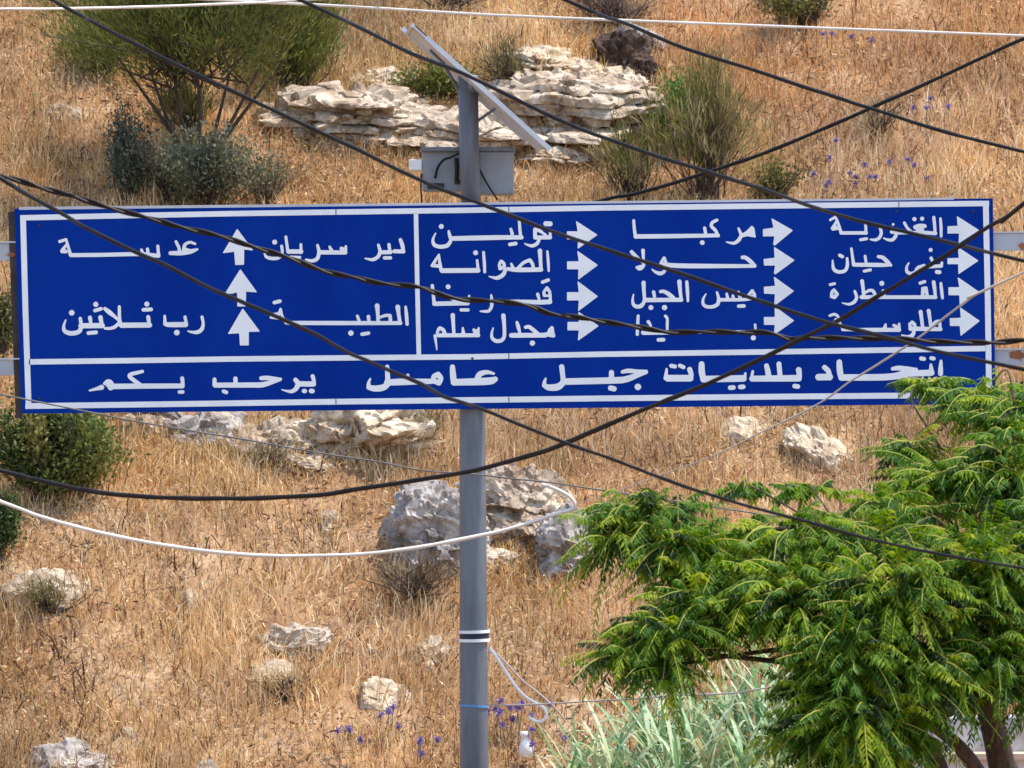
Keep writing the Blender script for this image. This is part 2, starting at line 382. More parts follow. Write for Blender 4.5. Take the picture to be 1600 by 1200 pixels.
# ------------------------------------------------------------------ dry grass over the hill (nobody could count it)
def blades(n, x0, x1, y0, y1, hmin, hmax, wd, pal, pw, seed, dens=None, lean=0.5, xy=None):
    rg = np.random.default_rng(seed)
    if xy is not None: x, y = xy[:, 0], xy[:, 1]; n = len(x)
    else: x = rg.uniform(x0, x1, n); y = rg.uniform(y0, y1, n)
    keep = np.abs(x) < (y*0.118 + 1.6)
    if dens is not None: keep &= rg.uniform(0, 1, n) < dens(x, y)
    for cx, cy, sx, sy in (ROCKS if xy is None else []):
        keep &= ~((((x-cx)/sx)**2 + ((y-cy)/(sy))**2) < 0.55*rg.uniform(0.3, 1.2, n))
    x, y = x[keep], y[keep]; n = len(x)
    z = hgt(x, y) - 0.02
    clump = fbm(x/0.45, y/0.45, 0, seed+50, 3); big = fbm(x/2.2, y/2.2, 0, seed+70, 3)
    h = rg.uniform(hmin, hmax, n)*(1+0.55*clump)*(1+0.3*big)
    a = rg.uniform(0, 2*np.pi, n); le = np.abs(rg.normal(0, lean, n))*h
    dx, dy = np.cos(a)*le, np.sin(a)*le
    fa = rg.uniform(0, 2*np.pi, n); wx, wy = np.cos(fa)*wd*0.5, np.sin(fa)*wd*0.5*0.4
    wv = rg.uniform(0.6, 1.6, n); wx *= wv; wy *= wv
    zer = np.zeros(n)
    b1 = np.stack([x-wx, y-wy, z], -1); b2 = np.stack([x+wx, y+wy, z], -1)
    mx, my, mz = x+dx*0.35, y+dy*0.35, z+h*0.6
    m1 = np.stack([mx-wx*.8, my-wy*.8, mz], -1); m2 = np.stack([mx+wx*.8, my+wy*.8, mz], -1)
    t = np.stack([x+dx, y+dy, z+h*0.97], -1)
    V = np.stack([b1, b2, m1, m2, t], 1).reshape(-1, 3)
    i = np.arange(n)*5
    pal = np.array(pal); ci = rg.choice(len(pal), n, p=np.array(pw)/sum(pw))
    c = pal[ci] * rg.uniform(0.75, 1.25, n)[:, None]
    c = c*(1+0.5*fbm(x/1.9+9, y/1.9, 0, 95, 3))[:, None]*(1+np.array([0.10, 0.02, -0.22])*fbm(x/1.3, y/1.3+4, 0, 96, 2)[:, None])
    red = np.clip(0.5 + 1.1*fbm(x/2.6+5, y/2.6, 0, 91, 3), 0, 1)[:, None]
    c = c*(1-0.45*red) + 0.45*red*c*np.array([0.95, 0.80, 0.72])
    up = (sstep(0.5, 3.2, x)*sstep(53, 58, y))[:, None]
    c = c*(1-0.5*up) + 0.5*up*c*np.array([0.86, 0.68, 0.70])
    C = np.repeat(c, 5, axis=0)
    return V, [np.stack([i, i+1, i+3, i+2], -1), np.stack([i+2, i+3, i+4], -1)], C
STRAW = [(0.62, 0.435, 0.195), (0.53, 0.335, 0.14), (0.70, 0.54, 0.29), (0.31, 0.165, 0.075), (0.80, 0.67, 0.43), (0.13, 0.072, 0.038), (0.44, 0.36, 0.14)]
Vs, Fs, Cs = [], [[], []], []
def acc(V, Fc, C):
    b = sum(len(v) for v in Vs); Vs.append(V); Cs.append(C)
    for j, f in enumerate(Fc): Fs[j].append(f+b)
def litter(n, seed, pal, pw, l0, l1, dens):
    """broken stalks, seed heads and dead leaves lying on and between the blades"""
    rg = np.random.default_rng(seed)
    x = rg.uniform(-9, 9, n); y = rg.uniform(42, 63, n); kp = (np.abs(x) < y*0.118+1.6) & (rg.uniform(0, 1, n) < dens(x, y))
    for cx, cy, sx, sy in ROCKS: kp &= ~((((x-cx)/sx)**2+((y-cy)/sy)**2) < 0.6*rg.uniform(0.4, 1.2, n))
    x, y = x[kp], y[kp]; n = len(x)
    P = np.stack([x, y, hgt(x, y)+rg.uniform(0.0, 0.26, n)**1.3], -1)
    D = unit(rg.normal(0, 1, (n, 3))*np.array([1, .7, .75])); S = unit(np.cross(D, rg.normal(0, 1, (n, 3))))
    V, Fc = kites(P, D, S, rg.uniform(l0, l1, n), rg.uniform(0.010, 0.024, n))
    pal = np.array(pal); c = pal[rg.choice(len(pal), n, p=np.array(pw)/sum(pw))]*rg.uniform(0.75, 1.25, n)[:, None]
    return V, [Fc], np.repeat(c, 4, axis=0)
def fringe(seed):
    rg = np.random.default_rng(seed); out = []
    for cx, cy, sx, sy in ROCKS:
        n = int(110*sx+14); th = rg.uniform(-math.pi, 0, n); k = rg.uniform(0.62, 1.12, n)
        out.append(np.stack([cx+np.cos(th)*sx*k, cy+np.sin(th)*sy*k], -1))
    return np.concatenate(out)
pat = lambda f, sd, b0, k: (lambda x, y: np.clip(b0+k*fbm(x/f, y/f, 0, sd, 3), 0.04, 1))
acc(*blades(400000, -9, 9, 42.0, 63, 0.07, 0.20, 0.010, STRAW, [5, 5, 3, 3, 2, 2.2, 0.7], 5, dens=pat(1.1, 33, 0.75, 1.1), lean=0.9))
acc(*blades(280000, -9, 9, 42.0, 63, 0.18, 0.42, 0.008, STRAW, [6, 4, 5, 2, 4, 1.5, 0.5], 6, dens=pat(1.0, 37, 0.48, 1.7), lean=0.55))
acc(*blades(30000, -9, 9, 42.0, 63, 0.10, 0.30, 0.016, [(0.09, 0.05, 0.028), (0.14, 0.085, 0.045), (0.18, 0.13, 0.07)], [3, 2, 1], 8, dens=pat(0.7, 41, -0.1, 2.2), lean=1.0))
acc(*blades(0, 0, 0, 0, 0, 0.10, 0.34, 0.009, STRAW, [6, 5, 4, 2, 3, 1, 0.4], 71, lean=0.5, xy=fringe(70)))
acc(*litter(260000, 61, [(0.60, 0.43, 0.22), (0.50, 0.33, 0.15), (0.70, 0.56, 0.36), (0.42, 0.25, 0.11), (0.15, 0.085, 0.045)], [4, 5, 2, 4, 3], 0.03, 0.09, pat(0.6, 43, 0.5, 1.5)))
acc(*litter(90000, 62, [(0.085, 0.05, 0.03), (0.13, 0.08, 0.05), (0.20, 0.12, 0.07)], [3, 3, 2], 0.05, 0.14, pat(0.55, 47, 0.1, 2.2)))
g = mesh("dry_grass", np.concatenate(Vs), [np.concatenate(Fs[0]), np.concatenate(Fs[1])], M["grass"], colors=np.concatenate(Cs))
tag(g, "straw coloured dry grass covering the hillside", "grass", kind="stuff")

# ------------------------------------------------------------------ shrubs
def shrub(px, py, wpx, hpx, pal, label, seed, kind="leafy", dens=1.0, group=None, name="shrub", trunk=None, depth=0.8, cat="shrub", lens=1.0):
    """px,py: foot of the shrub on the hill (photo pixel); wpx,hpx its spread and height"""
    c = onhill(px, py); s = c[1]/F; Wm, Hm = wpx*s, hpx*s
    rg = np.random.default_rng(seed)
    root = empty(name, tuple(c), label, cat, group)
    ntw = int(70*dens*max(1, (wpx*hpx/9000.0)))
    # twigs: from the stool outwards and upwards
    t0 = np.stack([rg.normal(0, 0.10*Wm, ntw), rg.normal(0, 0.10*Wm*depth, ntw), np.abs(rg.normal(0, 0.08*Hm, ntw))], -1)
    nk = max(5, int(7*math.sqrt(wpx*hpx/9000.0)+3)); kc = rg.integers(0, nk, ntw)
    ku, kv, kh = rg.uniform(-1, 1, nk), rg.uniform(-1, 1, nk)*depth, rg.uniform(0.3, 1.0, nk)**0.7
    u = np.clip(ku[kc]+rg.normal(0, 0.13, ntw), -1.1, 1.1); v = kv[kc]+rg.normal(0, 0.13, ntw); hh = np.clip(kh[kc]+rg.normal(0, 0.09, ntw), 0.15, 1.02)
    env = np.sqrt(np.clip(1-((hh-0.45)/0.62)**2, 0.05, 1))
    lump = 0.8+0.45*vn(u*2.2, v*2.2, hh*2.5, seed+3)
    tip = np.stack([u*Wm/2*env*lump, v*Wm/2*env*lump, hh*Hm*(0.85+0.3*vn(u*3, v*3, 0.3, seed+4))], -1)
    if trunk is not None: t0[:, 2] += trunk*Hm; t0 = t0*np.array([0.8, 0.8, 1.0])
    stems = MB()
    for i in range(min(ntw, 60)):
        a, b = t0[i]*np.array([0.5, 0.5, 0.2]), tip[i]
        if trunk is not None: a = t0[i]
        m = (a+b)/2 + rg.normal(0, 0.05*Wm, 3)
        stems.tube(np.array([a, m, b]) + c, np.array([0.009, 0.007, 0.003])*(1.6 if trunk is not None else 1), 4)
    if trunk is not None:
        for k in range(7):
            b0 = np.array([rg.normal(0, 0.05), rg.normal(0, 0.05), -0.08]); e = np.array([(k-3)*0.085*Wm+rg.normal(0, 0.02*Wm), rg.normal(0, 0.05*Wm), trunk*Hm*rg.uniform(1.1, 1.6)])
            m1 = b0*0.6+e*0.4+rg.normal(0, 0.05, 3)
            stems.tube(spline([b0+c, m1+c, e+c], 5), np.linspace(0.042, 0.014, 11), 6)
    stems.build("trunk" if trunk is not None else "stems", M["bark"], root)
    if kind == "leafy": nl, ll, lw, spread = 30, 0.055*lens, 0.028*lens, 0.07
    elif kind == "broom": nl, ll, lw, spread = 26, 0.13*lens, 0.013, 0.085
    elif kind == "upright": nl, ll, lw, spread = 22, 0.17*lens, 0.014, 0.06
    else: nl, ll, lw, spread = 9, 0.13*lens, 0.008, 0.05
    T = np.repeat(np.arange(ntw), nl); f = rg.uniform(0.45, 1.1, len(T))[:, None]
    P = t0[T]*(1-f) + tip[T]*f + rg.normal(0, spread, (len(T), 3))*min(1.0, Wm*0.8+0.3)
    ax = unit(tip-t0)[T]
    if kind in ("broom", "upright"):
        D = unit(ax*0.8 + np.array([0, 0, 0.6]) + rg.normal(0, 0.42, (len(T), 3)))
    elif kind == "twig": D = unit(ax*0.8 + rg.normal(0, 0.6, (len(T), 3)) + np.array([0, 0, 0.2]))
    else: D = unit(rg.normal(0, 1, (len(T), 3)) + np.array([0, 0, 0.35]) + ax*0.5)
    S = unit(np.cross(D, rg.normal(0, 1, (len(T), 3))))
    V, Fc = kites(P + c, D, S, ll*rg.uniform(0.6, 1.4, len(T)), lw*rg.uniform(0.7, 1.3, len(T)))
    pal = np.array(pal)
    tc = pal[rg.choice(len(pal), nk)][kc]*rg.uniform(0.8, 1.25, nk)[kc][:, None]
    C = tc[T]*0.55 + 0.45*pal[rg.choice(len(pal), len(T))]; C = C*rg.uniform(0.7, 1.3, len(T))[:, None]
    mesh("foliage", V, [Fc], M["shrub"], root, colors=np.repeat(C, 4, axis=0))
    return root
OLIVE = [(0.15, 0.155, 0.036), (0.09, 0.115, 0.028), (0.24, 0.215, 0.06), (0.05, 0.065, 0.022), (0.12, 0.15, 0.03)]
GREY = [(0.13, 0.14, 0.085), (0.085, 0.10, 0.07), (0.19, 0.19, 0.12), (0.05, 0.065, 0.055)]
GREEN = [(0.09, 0.17, 0.03), (0.13, 0.22, 0.045), (0.06, 0.11, 0.025)]
DGREEN = [(0.05, 0.085, 0.025), (0.035, 0.06, 0.02), (0.085, 0.13, 0.04), (0.11, 0.13, 0.05)]
DRY = [(0.26, 0.19, 0.10), (0.17, 0.12, 0.065), (0.33, 0.27, 0.15), (0.12, 0.085, 0.05)]
DEAD = [(0.12, 0.09, 0.075), (0.19, 0.15, 0.12), (0.08, 0.06, 0.05)]
shrub(310, 262, 480, 460, OLIVE, "large olive green broom bush on dark stems at upper left", 105, "broom", 1.0, name="broom_bush", trunk=0.26, cat="bush", lens=0.9)
shrub(160, 120, 150, 130, OLIVE, "thin olive spray of broom at the left side of the large bush", 113, "broom", 1.1, name="broom_bush", cat="bush")
shrub(465, 150, 190, 190, OLIVE, "dark green end of broom growing right of the large bush", 114, "broom", 1.6, name="broom_bush", cat="bush")
shrub(200, 322, 105, 160, GREY, "narrow grey green shrub below the large olive bush", 102, "leafy", 1.1)
shrub(335, 345, 260, 135, GREY+OLIVE[:1], "wide grey green shrub growing behind the sign's upper edge", 103, "leafy", 1.1)
shrub(262, 318, 90, 110, GREY+DRY, "twiggy grey green shrub between the narrow and the wide one", 130, "twig", 1.6, lens=0.8)
shrub(415, 322, 130, 80, GREY+DRY, "straggly grey weed at the right side of the wide grey green shrub", 131, "twig", 1.2)
shrub(300, 215, 130, 80, OLIVE+DRY, "yellow olive twigs around the dark stems of the large bush", 132, "upright", 0.8)
shrub(690, 158, 140, 66, OLIVE, "low dark olive shrub beside the solar panel's post", 104, "leafy", 1.4)
shrub(800, 150, 150, 90, DRY+OLIVE, "yellowish straggly shrub between the panel and the bright ledge", 105, "twig", 1.2, lens=1.1)
shrub(1060, 240, 115, 130, GREEN, "bright green upright bush beside the cream rock", 106, "leafy", 1.7)
shrub(1100, 320, 230, 230, OLIVE[:3]+DRY+[(0.30, 0.28, 0.10)], "tall straggly olive weeds right of the bright green bush", 107, "upright", 0.36, lens=1.2)
shrub(985, 320, 150, 130, OLIVE[:3]+DRY+[(0.30, 0.28, 0.10)], "sparse olive weeds above the sign's top edge", 108, "upright", 0.4)
shrub(1205, 322, 90, 80, OLIVE+DRY, "small olive weed right of the tall straggly weeds", 109, "leafy", 0.6)
shrub(75, 785, 230, 160, DGREEN+OLIVE, "bushy dark green shrub under the left end of the sign", 110, "leafy", 1.5, lens=1.15)
shrub(125, 700, 110, 70, GREEN+DGREEN, "brighter green shrub top touching the sign's lower left corner", 111, "leafy", 1.6)
shrub(-5, 885, 90, 120, DGREEN, "dark green shrub cut by the left edge of the photo", 112, "leafy", 2.0)
shrub(5, 560, 70, 150, OLIVE+DRY, "yellow green weed in the gap left of the sign", 115, "leafy", 0.8)
shrub(1265, 40, 150, 90, OLIVE+DRY, "olive shrub at the top edge above the right half of the sign", 116, "leafy", 1.2)
shrub(960, 42, 230, 70, DEAD, "dead grey brown thicket above the dark overhanging rock", 117, "twig", 1.8)
shrub(700, 20, 160, 60, DEAD+DRY, "thin dead twigs at the top edge above the solar panel", 118, "twig", 0.8)
shrub(655, 700, 120, 70, OLIVE+DRY, "dull olive weeds between the white outcrop and the pole", 119, "twig", 1.1)
shrub(1365, 225, 130, 90, STRAW+GREY+DRY, "pale grey weed where two black cables cross", 120, "twig", 0.8)
shrub(650, 935, 150, 80, DEAD+DRY, "dark dry shrub below the large grey boulder", 121, "twig", 1.3)
shrub(420, 735, 120, 50, OLIVE+DRY, "olive tinted weed below the whitish outcrop", 122, "twig", 0.9)
shrub(80, 960, 150, 60, DRY+OLIVE[:2], "dark weed under the wide grey rock at left", 124, "twig", 1.1)
shrub(450, 1095, 150, 40, STRAW+DRY, "dry weed under the half buried rock", 127, "twig", 0.9)
shrub(215, 665, 90, 50, DEAD+GREY, "grey twiggy weed beside the grey broken outcrop", 128, "twig", 1.0)

# thistles with purple heads
PUR = [(0.24, 0.17, 0.38), (0.33, 0.25, 0.45), (0.17, 0.12, 0.30)]
def thistle(px, py, n, sp, label, seed):
    rg = np.random.default_rng(seed)
    for i in range(n):
        c = onhill(px+rg.normal(0, sp*0.5), py+rg.normal(0, 6)); h = rg.uniform(0.2, 0.4)
        root = empty("thistle", tuple(c), label, "thistle", label)
        t = c+np.array([rg.normal(0, 0.05), -0.03, h])
        MB().tube([c-np.array([0, 0, 0.03]), (c+t)/2+rg.normal(0, 0.012, 3), t], [0.006, 0.005, 0.004], 5).build("stem", M["barkpale"], root)
        k = 46; D = unit(rg.normal(0, 1, (k, 3))+np.array([0, 0, 0.3])); S = unit(np.cross(D, rg.normal(0, 1, (k, 3))))
        V, Fc = kites(np.repeat(t[None], k, 0), D, S, rg.uniform(0.025, 0.06, k), 0.016)
        mesh("flower_head", V, [Fc], M["petal"], root, colors=np.repeat(np.array(PUR)[rg.choice(3, k)], 4, axis=0))
for a in [(1335, 312, 8, 60, "cluster of purple thistles just above the sign's top right part", 1), (1400, 305, 5, 50, "few purple thistles nearest the sign's top right corner", 2),
          (1295, 282, 2, 14, "lone purple thistle pair above the right arrows of the sign", 3), (795, 1160, 14, 55, "dense purple thistles right beside the sign pole", 4),
          (620, 1168, 5, 40, "purple thistles left of the pole below the white flat stone", 5), (548, 1190, 4, 30, "purple thistles at the bottom edge left of the pole", 6),
          (838, 1195, 4, 36, "purple thistles at the bottom edge right of the pole", 7), (1340, 95, 4, 60, "faint purple thistles at upper right", 8),
          (668, 1205, 4, 40, "purple thistles touching the bottom edge next to the pole", 9), (1480, 205, 4, 50, "pale purple thistles where cables cross at far right", 10)]:
    thistle(*a)

# small white bottle lying in the grass
c = onhill(822, 1180)
bt = MB(); bt.tube([c+np.array([0.0, -0.2, 0.0]), c+np.array([0, -0.2, 0.10]), c+np.array([-0.012, -0.2, 0.15]), c+np.array([-0.02, -0.2, 0.2]), c+np.array([-0.02, -0.2, 0.205]), c+np.array([-0.022, -0.2, 0.25])],
                   [0.075, 0.075, 0.045, 0.03, 0.04, 0.04], 14)
o = bt.build("plastic_bottle", M["plastic"], smooth=True, origin=tuple(c)); tag(o, "small white plastic bottle standing in the grass right of the pole", "bottle")

# ------------------------------------------------------------------ road sign
DS = 34.985
def sp_(px, py, y=DS): return np.array([(px-800)/200.0, y, (600-py)/200.0])
sign = empty("road_sign", (-0.3, 35.15, -5.0), "large blue road sign with white Arabic place names and arrows on one grey pole", "road sign")
def slab(poly, y0, y1, name, mat, parent=sign):
    n = len(poly); V = [sp_(x, z, y0) for x, z in poly] + [sp_(x, z, y1) for x, z in poly]
    Fc = [tuple(range(n)), tuple(range(n, 2*n))[::-1]] + [(i, i+n, (i+1) % n+n, (i+1) % n) for i in range(n)]
    return mesh(name, V, Fc, mat, parent)
def lerp(a, b, t): return (a[0]+(b[0]-a[0])*t, a[1]+(b[1]-a[1])*t)
TL, TR, BR_, BL = (23, 326), (1551, 310), (1555, 631), (34, 646)
slab([TL, TR, BR_, BL], 34.985, 35.015, "panel", M["blue"])
slab([(30, 323.5), (1490, 308.8), (1490, 312.2), (30, 328)], 34.984, 35.03, "glint_rim", M["alu"])  # pale strip, its colour stands for the sun glint on the top lip
# white frame lines
fr = MB()
def strip(pts, wd, y=34.9815, horiz=True):
    V, Fc = [], []
    for (x, z) in pts:
        if horiz: V += [sp_(x, z-wd/2, y), sp_(x, z+wd/2, y)]
        else: V += [sp_(x-wd/2, z, y), sp_(x+wd/2, z, y)]
    for i in range(len(pts)-1): Fc.append((2*i, 2*i+1, 2*i+3, 2*i+2))
    fr.add(V, Fc)
def wob(pts): return pts
strip([(32, 340.5), (200, 337), (360, 334), (525, 331.5), (740, 328.5), (940, 325), (1240, 321.5), (1545, 318)], 8.5)
strip([(40, 634.5), (300, 631), (500, 628), (740, 625), (940, 622.5), (1240, 619.5), (1549, 617)], 9)
strip([(45.6, 565.5), (200, 563.5), (360, 561), (560, 559), (740, 557.5), (940, 553.5), (1260, 549), (1540, 544.5)], 8.5)
strip([(36.5, 344.7), (40, 480), (45, 630.1)], 9, 34.9815, False)
strip([(1540, 322.2), (1543, 470), (1545, 612.6)], 9, 34.9815, False)
strip([(650, 333.6), (652, 440), (654.5, 554)], 7, 34.9815, False)
fr.build("border", M["white"], sign)
sm = MB()
for x, zs in ((525, (331.5, 627.5)), (795, (327.5, 556.5, 624.3)), (1404, (320, 618.2))):
    for z in zs:
        sm.add([sp_(x-0.8, z-4, 34.9805), sp_(x+0.8, z-4, 34.9805), sp_(x+0.9, z+4, 34.9805), sp_(x-0.7, z+4, 34.9805)], [(0, 1, 2, 3)])
sm.build("panel_seam", surf("seam", (0.10, 0.11, 0.14), (0.16, 0.17, 0.2), 5), sign)

# ---- lettering: brush strokes given as centre lines with radii, merged into one outline per word
def soften(s):
    """round the gentle bends of a stroke, keep its sharp corners"""
    for _ in range(2):
        if len(s) < 3: return s
        o = [s[0]]
        for a, b, c in zip(s[:-2], s[1:-1], s[2:]):
            u1 = (b[0]-a[0], b[1]-a[1]); u2 = (c[0]-b[0], c[1]-b[1])
            co = (u1[0]*u2[0]+u1[1]*u2[1])/(math.hypot(*u1)*math.hypot(*u2)+1e-9)
            if co < 0.35: o.append(b)
            else: o += [tuple(b[i]+(a[i]-b[i])*0.22 for i in range(3)), tuple(b[i]+(c[i]-b[i])*0.22 for i in range(3))]
        o.append(s[-1]); s = o
    return s
def mesher(strokes, polys, name, y=34.980, step=0.7):
    allp = np.array([p[:2] for s in strokes for p in s] + [p for q in polys for p in q]); mr = max([p[2] for s in strokes for p in s] + [1])
    x0, y0 = allp.min(0)-mr-2; x1, y1 = allp.max(0)+mr+2
    xs = np.arange(x0, x1, step); ys = np.arange(y0, y1, step)
    gx_, gy_ = np.meshgrid(xs, ys, indexing='ij'); d = np.full(gx_.shape, 1e3)
    for s in strokes:
        s = soften(s)
        if len(s) == 1: s = [s[0], (s[0][0]+0.01, s[0][1], s[0][2])]
        for (ax, ay, ar), (bx, by, br) in zip(s[:-1], s[1:]):
            vx, vy = bx-ax, by-ay; l2 = vx*vx+vy*vy+1e-9
            t = np.clip(((gx_-ax)*vx+(gy_-ay)*vy)/l2, 0, 1)
            d = np.minimum(d, np.hypot(gx_-ax-t*vx, gy_-ay-t*vy)-(ar+(br-ar)*t))
    for q in polys:
        q = np.array(q); ins = np.zeros(gx_.shape, bool); dd = np.full(gx_.shape, 1e3)
        for (ax, ay), (bx, by) in zip(q, np.roll(q, -1, axis=0)):
            vx, vy = bx-ax, by-ay; l2 = vx*vx+vy*vy+1e-9
            t = np.clip(((gx_-ax)*vx+(gy_-ay)*vy)/l2, 0, 1); dd = np.minimum(dd, np.hypot(gx_-ax-t*vx, gy_-ay-t*vy))
            cr = ((ay > gy_) != (by > gy_)) & (gx_ < vx*(gy_-ay)/(by-ay+1e-12)+ax); ins ^= cr
        d = np.minimum(d, np.where(ins, -dd, dd)-0.8)
    ins = d < 0; V, Fc = [], []; cache = {}
    def vid(k, x, z):
        if k not in cache: cache[k] = len(V); V.append(sp_(x, z, y))
        return cache[k]
    nx_, ny_ = d.shape
    full = ins[:-1, :-1] & ins[1:, :-1] & ins[1:, 1:] & ins[:-1, 1:]
    any_ = ins[:-1, :-1] | ins[1:, :-1] | ins[1:, 1:] | ins[:-1, 1:]
    for j in range(ny_-1):
        i = 0
        row = full[:, j]
        while i < nx_-1:
            if row[i]:
                k = i
                while k < nx_-1 and row[k]: k += 1
                Fc.append((vid((i, j), xs[i], ys[j]), vid((k, j), xs[k], ys[j]), vid((k, j+1), xs[k], ys[j+1]), vid((i, j+1), xs[i], ys[j+1]))); i = k
            else: i += 1
    for i, j in zip(*np.nonzero(any_ & ~full)):
        cs = [(i, j), (i+1, j), (i+1, j+1), (i, j+1)]; f = []
        for a, b in zip(cs, cs[1:]+cs[:1]):
            if ins[a]: f.append(vid(a, xs[a[0]], ys[a[1]]))
            if ins[a] != ins[b]:
                t = d[a]/(d[a]-d[b]); x = xs[a[0]]+(xs[b[0]]-xs[a[0]])*t; z = ys[a[1]]+(ys[b[1]]-ys[a[1]])*t
                f.append(vid((min(a, b), max(a, b)), x, z))
        if len(f) >= 3: Fc.append(tuple(f))
    return mesh(name, V, Fc, M["white"], sign)
def word(org, s, txt, name="lettering"):
    """txt: strokes as 'x,y,r x,y,r; ...' in a local grid of the given origin and scale"""
    st = []
    for part in txt.replace("\n", " ").split(";"):
        pts = [tuple(float(v) for v in p.split(",")) for p in part.split()]
        if pts: st.append([(org[0]+x*s, org[1]+y_*s, r*s) for x, y_, r in pts])
    return mesher(st, [], name)
def arrow(org, s, pts):
    return mesher([], [[(org[0]+x*s, org[1]+y_*s) for x, y_ in pts]], "arrow")
A, k = (80, 360), .15625
word(A, k, "88,112,16 150,92,14 170,150,13 195,245,18; 200,248,20 500,246,20 790,238,20 930,238,20 1075,255,20; 905,195,14 920,230,14; 965,187,16 970,230,16; 1068,158,15 1076,255,17; 158,140,12 118,195,18; 115,207,23 150,212,18")
word(A, k, "1440,135,13 1390,115,14 1335,140,16 1330,190,20 1400,212,22; 1462,190,12 1400,212,24 1300,228,24 1195,228,20; 1250,114,15 1280,172,16 1285,210,16")
A = (80, 465)
word(A, k, "1510,195,16 1525,260,14 1510,320,20 1465,350,20 1400,345,12 1370,335,7; 1137,185,13 1140,265,18 1170,272,25 1345,270,26; 1340,195,16 1355,270,16; 1258,350,28")
word(A, k, "958,65,25; 925,122,19 1000,118,19; 972,195,20 985,280,16; 985,275,26 705,277,26; 683,92,15 685,230,17 705,280,20; 540,112,18 585,148,25 640,192,15 690,240,14; 685,250,16 640,295,18 590,310,15 540,308,13; 495,198,22 510,280,18; 512,280,26 300,282,26; 390,200,20 398,255,16; 293,210,17 305,280,18; 305,290,20 285,345,22 200,362,24 130,338,20 126,280,14 148,225,8; 208,152,28; 448,68,26; 440,130,18 500,112,18; 375,355,19 450,348,19")
A = (400, 360)
word(A, k, "1445,95,18 1465,150,21 1475,212,16; 1475,211,20 1385,209,20; 1330,142,16 1340,210,16; 1345,218,20 1260,220,20; 1285,275,17 1345,275,17; 1225,147,14 1245,210,18 1225,265,18 1175,295,18 1130,290,12 1090,280,6")
word(A, k, "900,160,12 898,226,14; 895,222,20 650,220,22; 855,182,18 890,195,20; 738,165,13 760,210,20; 617,150,14 635,220,18 615,290,20 560,308,17 500,292,10; 450,142,14 452,225,14; 452,212,22 330,212,22; 300,65,14 320,215,16; 345,266,13 440,270,14; 258,158,15 268,230,14 230,280,16 150,283,18 98,265,15 85,225,8; 188,118,25")
A = (400, 460)
word(A, k, "1497,125,13 1505,200,18 1512,298,17; 1418,128,25 1425,180,18 1440,285,18; 1446,287,19 750,287,22 330,285,20; 1212,114,24 1218,180,18 1222,260,18; 1225,235,12 1300,208,16 1342,212,16 1345,260,18; 1125,222,18 1130,265,16; 1015,217,15 1030,260,16; 950,387,27; 1062,398,18 1125,388,18; 185,82,18 240,68,18; 247,142,9 232,195,18 160,200,12 150,232,12 235,242,12; 252,150,9 262,222,13 305,285,18")
A, k = (340, 350), .1626
arrow(A, k, [(190,54),(335,250),(252,240),(250,388),(176,390),(165,262),(58,276)])
arrow(A, k, [(220,442),(372,652),(270,646),(268,788),(195,788),(194,660),(78,668)])
arrow(A, k, [(243,818),(400,1030),(296,1032),(296,1162),(221,1162),(213,1045),(107,1052)])
A, k = (660, 335), .1375
word(A, k, "1402,106,28 1452,108,28; 1452,200,14 1450,265,20; 1450,262,23 1282,264,23; 1280,172,22 1280,250,22; 1280,170,20 1340,190,20 1370,215,14 1400,232,14; 1330,270,18 1310,330,20 1255,362,20 1200,350,13 1162,332,7; 1100,70,16 1108,180,18 1118,265,17; 1125,262,24 950,262,26 650,268,28 330,275,26; 1005,167,16 1020,220,20; 995,342,21 1060,332,21; 300,192,14 310,240,20 325,280,22; 318,310,20 285,360,24 200,372,22 130,350,22 115,290,16 150,215,8; 215,138,28")
word(A, k, "1420,422,13 1430,540,17 1435,643,13; 1335,415,26 1340,500,20 1348,628,20; 1348,628,25 1060,632,27 970,620,20; 1085,612,18 1150,545,18 1220,520,21 1252,560,19 1262,615,18; 1010,562,13 1030,610,20; 900,532,17 930,560,18 930,600,20 885,615,22 872,575,17 890,535,17; 945,628,20 920,690,24 850,728,22 790,715,12 757,705,6; 695,432,16 705,560,18 708,655,16; 622,522,14 635,640,18; 605,437,28; 632,637,27 225,640,27; 190,455,9 195,540,18 215,640,20; 185,460,9 150,522,18 112,582,18 190,588,20")
A = (660, 430)
word(A, k, "1365,80,19 1430,55,19; 1415,147,20 1450,190,17 1455,300,16; 1415,147,18 1378,190,17 1385,232,17 1448,235,12; 1448,302,27 1330,310,27 1100,297,20 850,297,16; 1310,217,19 1325,270,16; 782,227,12 790,290,20 788,360,18 755,412,18 700,412,15 657,410,8; 113,120,19 125,230,18 135,325,20; 137,325,25 515,318,25; 293,132,28; 440,395,19 518,395,19; 215,232,14 330,262,18 390,300,18; 532,235,12 522,310,18")
word(A, k, "1470,600,22 1488,685,18; 1455,625,28 1440,660,28; 1490,688,21 1400,672,22; 1395,682,27 1012,684,27; 1172,592,19 1210,582,22 1270,630,23 1320,672,20; 1075,537,17 1090,590,23 1108,660,14; 1250,772,30; 920,460,25 930,560,20 935,700,20 900,745,22 840,752,22 790,720,20 785,660,14 805,600,8")
word(A, k, "640,600,11 635,690,15; 635,683,22 180,683,23; 585,620,16 600,650,24; 625,630,20 625,670,20; 460,600,12 465,660,22; 345,455,25 350,530,20 358,660,18; 200,600,20 240,622,22 255,665,22; 185,610,18 168,655,16; 143,688,17 155,770,13 165,848,6")
A, k = (870, 335), .1709
arrow(A, k, [(180,68),(365,188),(195,308),(200,225),(97,225),(97,160),(195,160)])
arrow(A, k, [(192,341),(369,464),(199,590),(202,498),(98,498),(98,435),(205,434)])
arrow(A, k, [(194,618),(369,750),(199,878),(205,782),(98,783),(98,716),(205,716)])
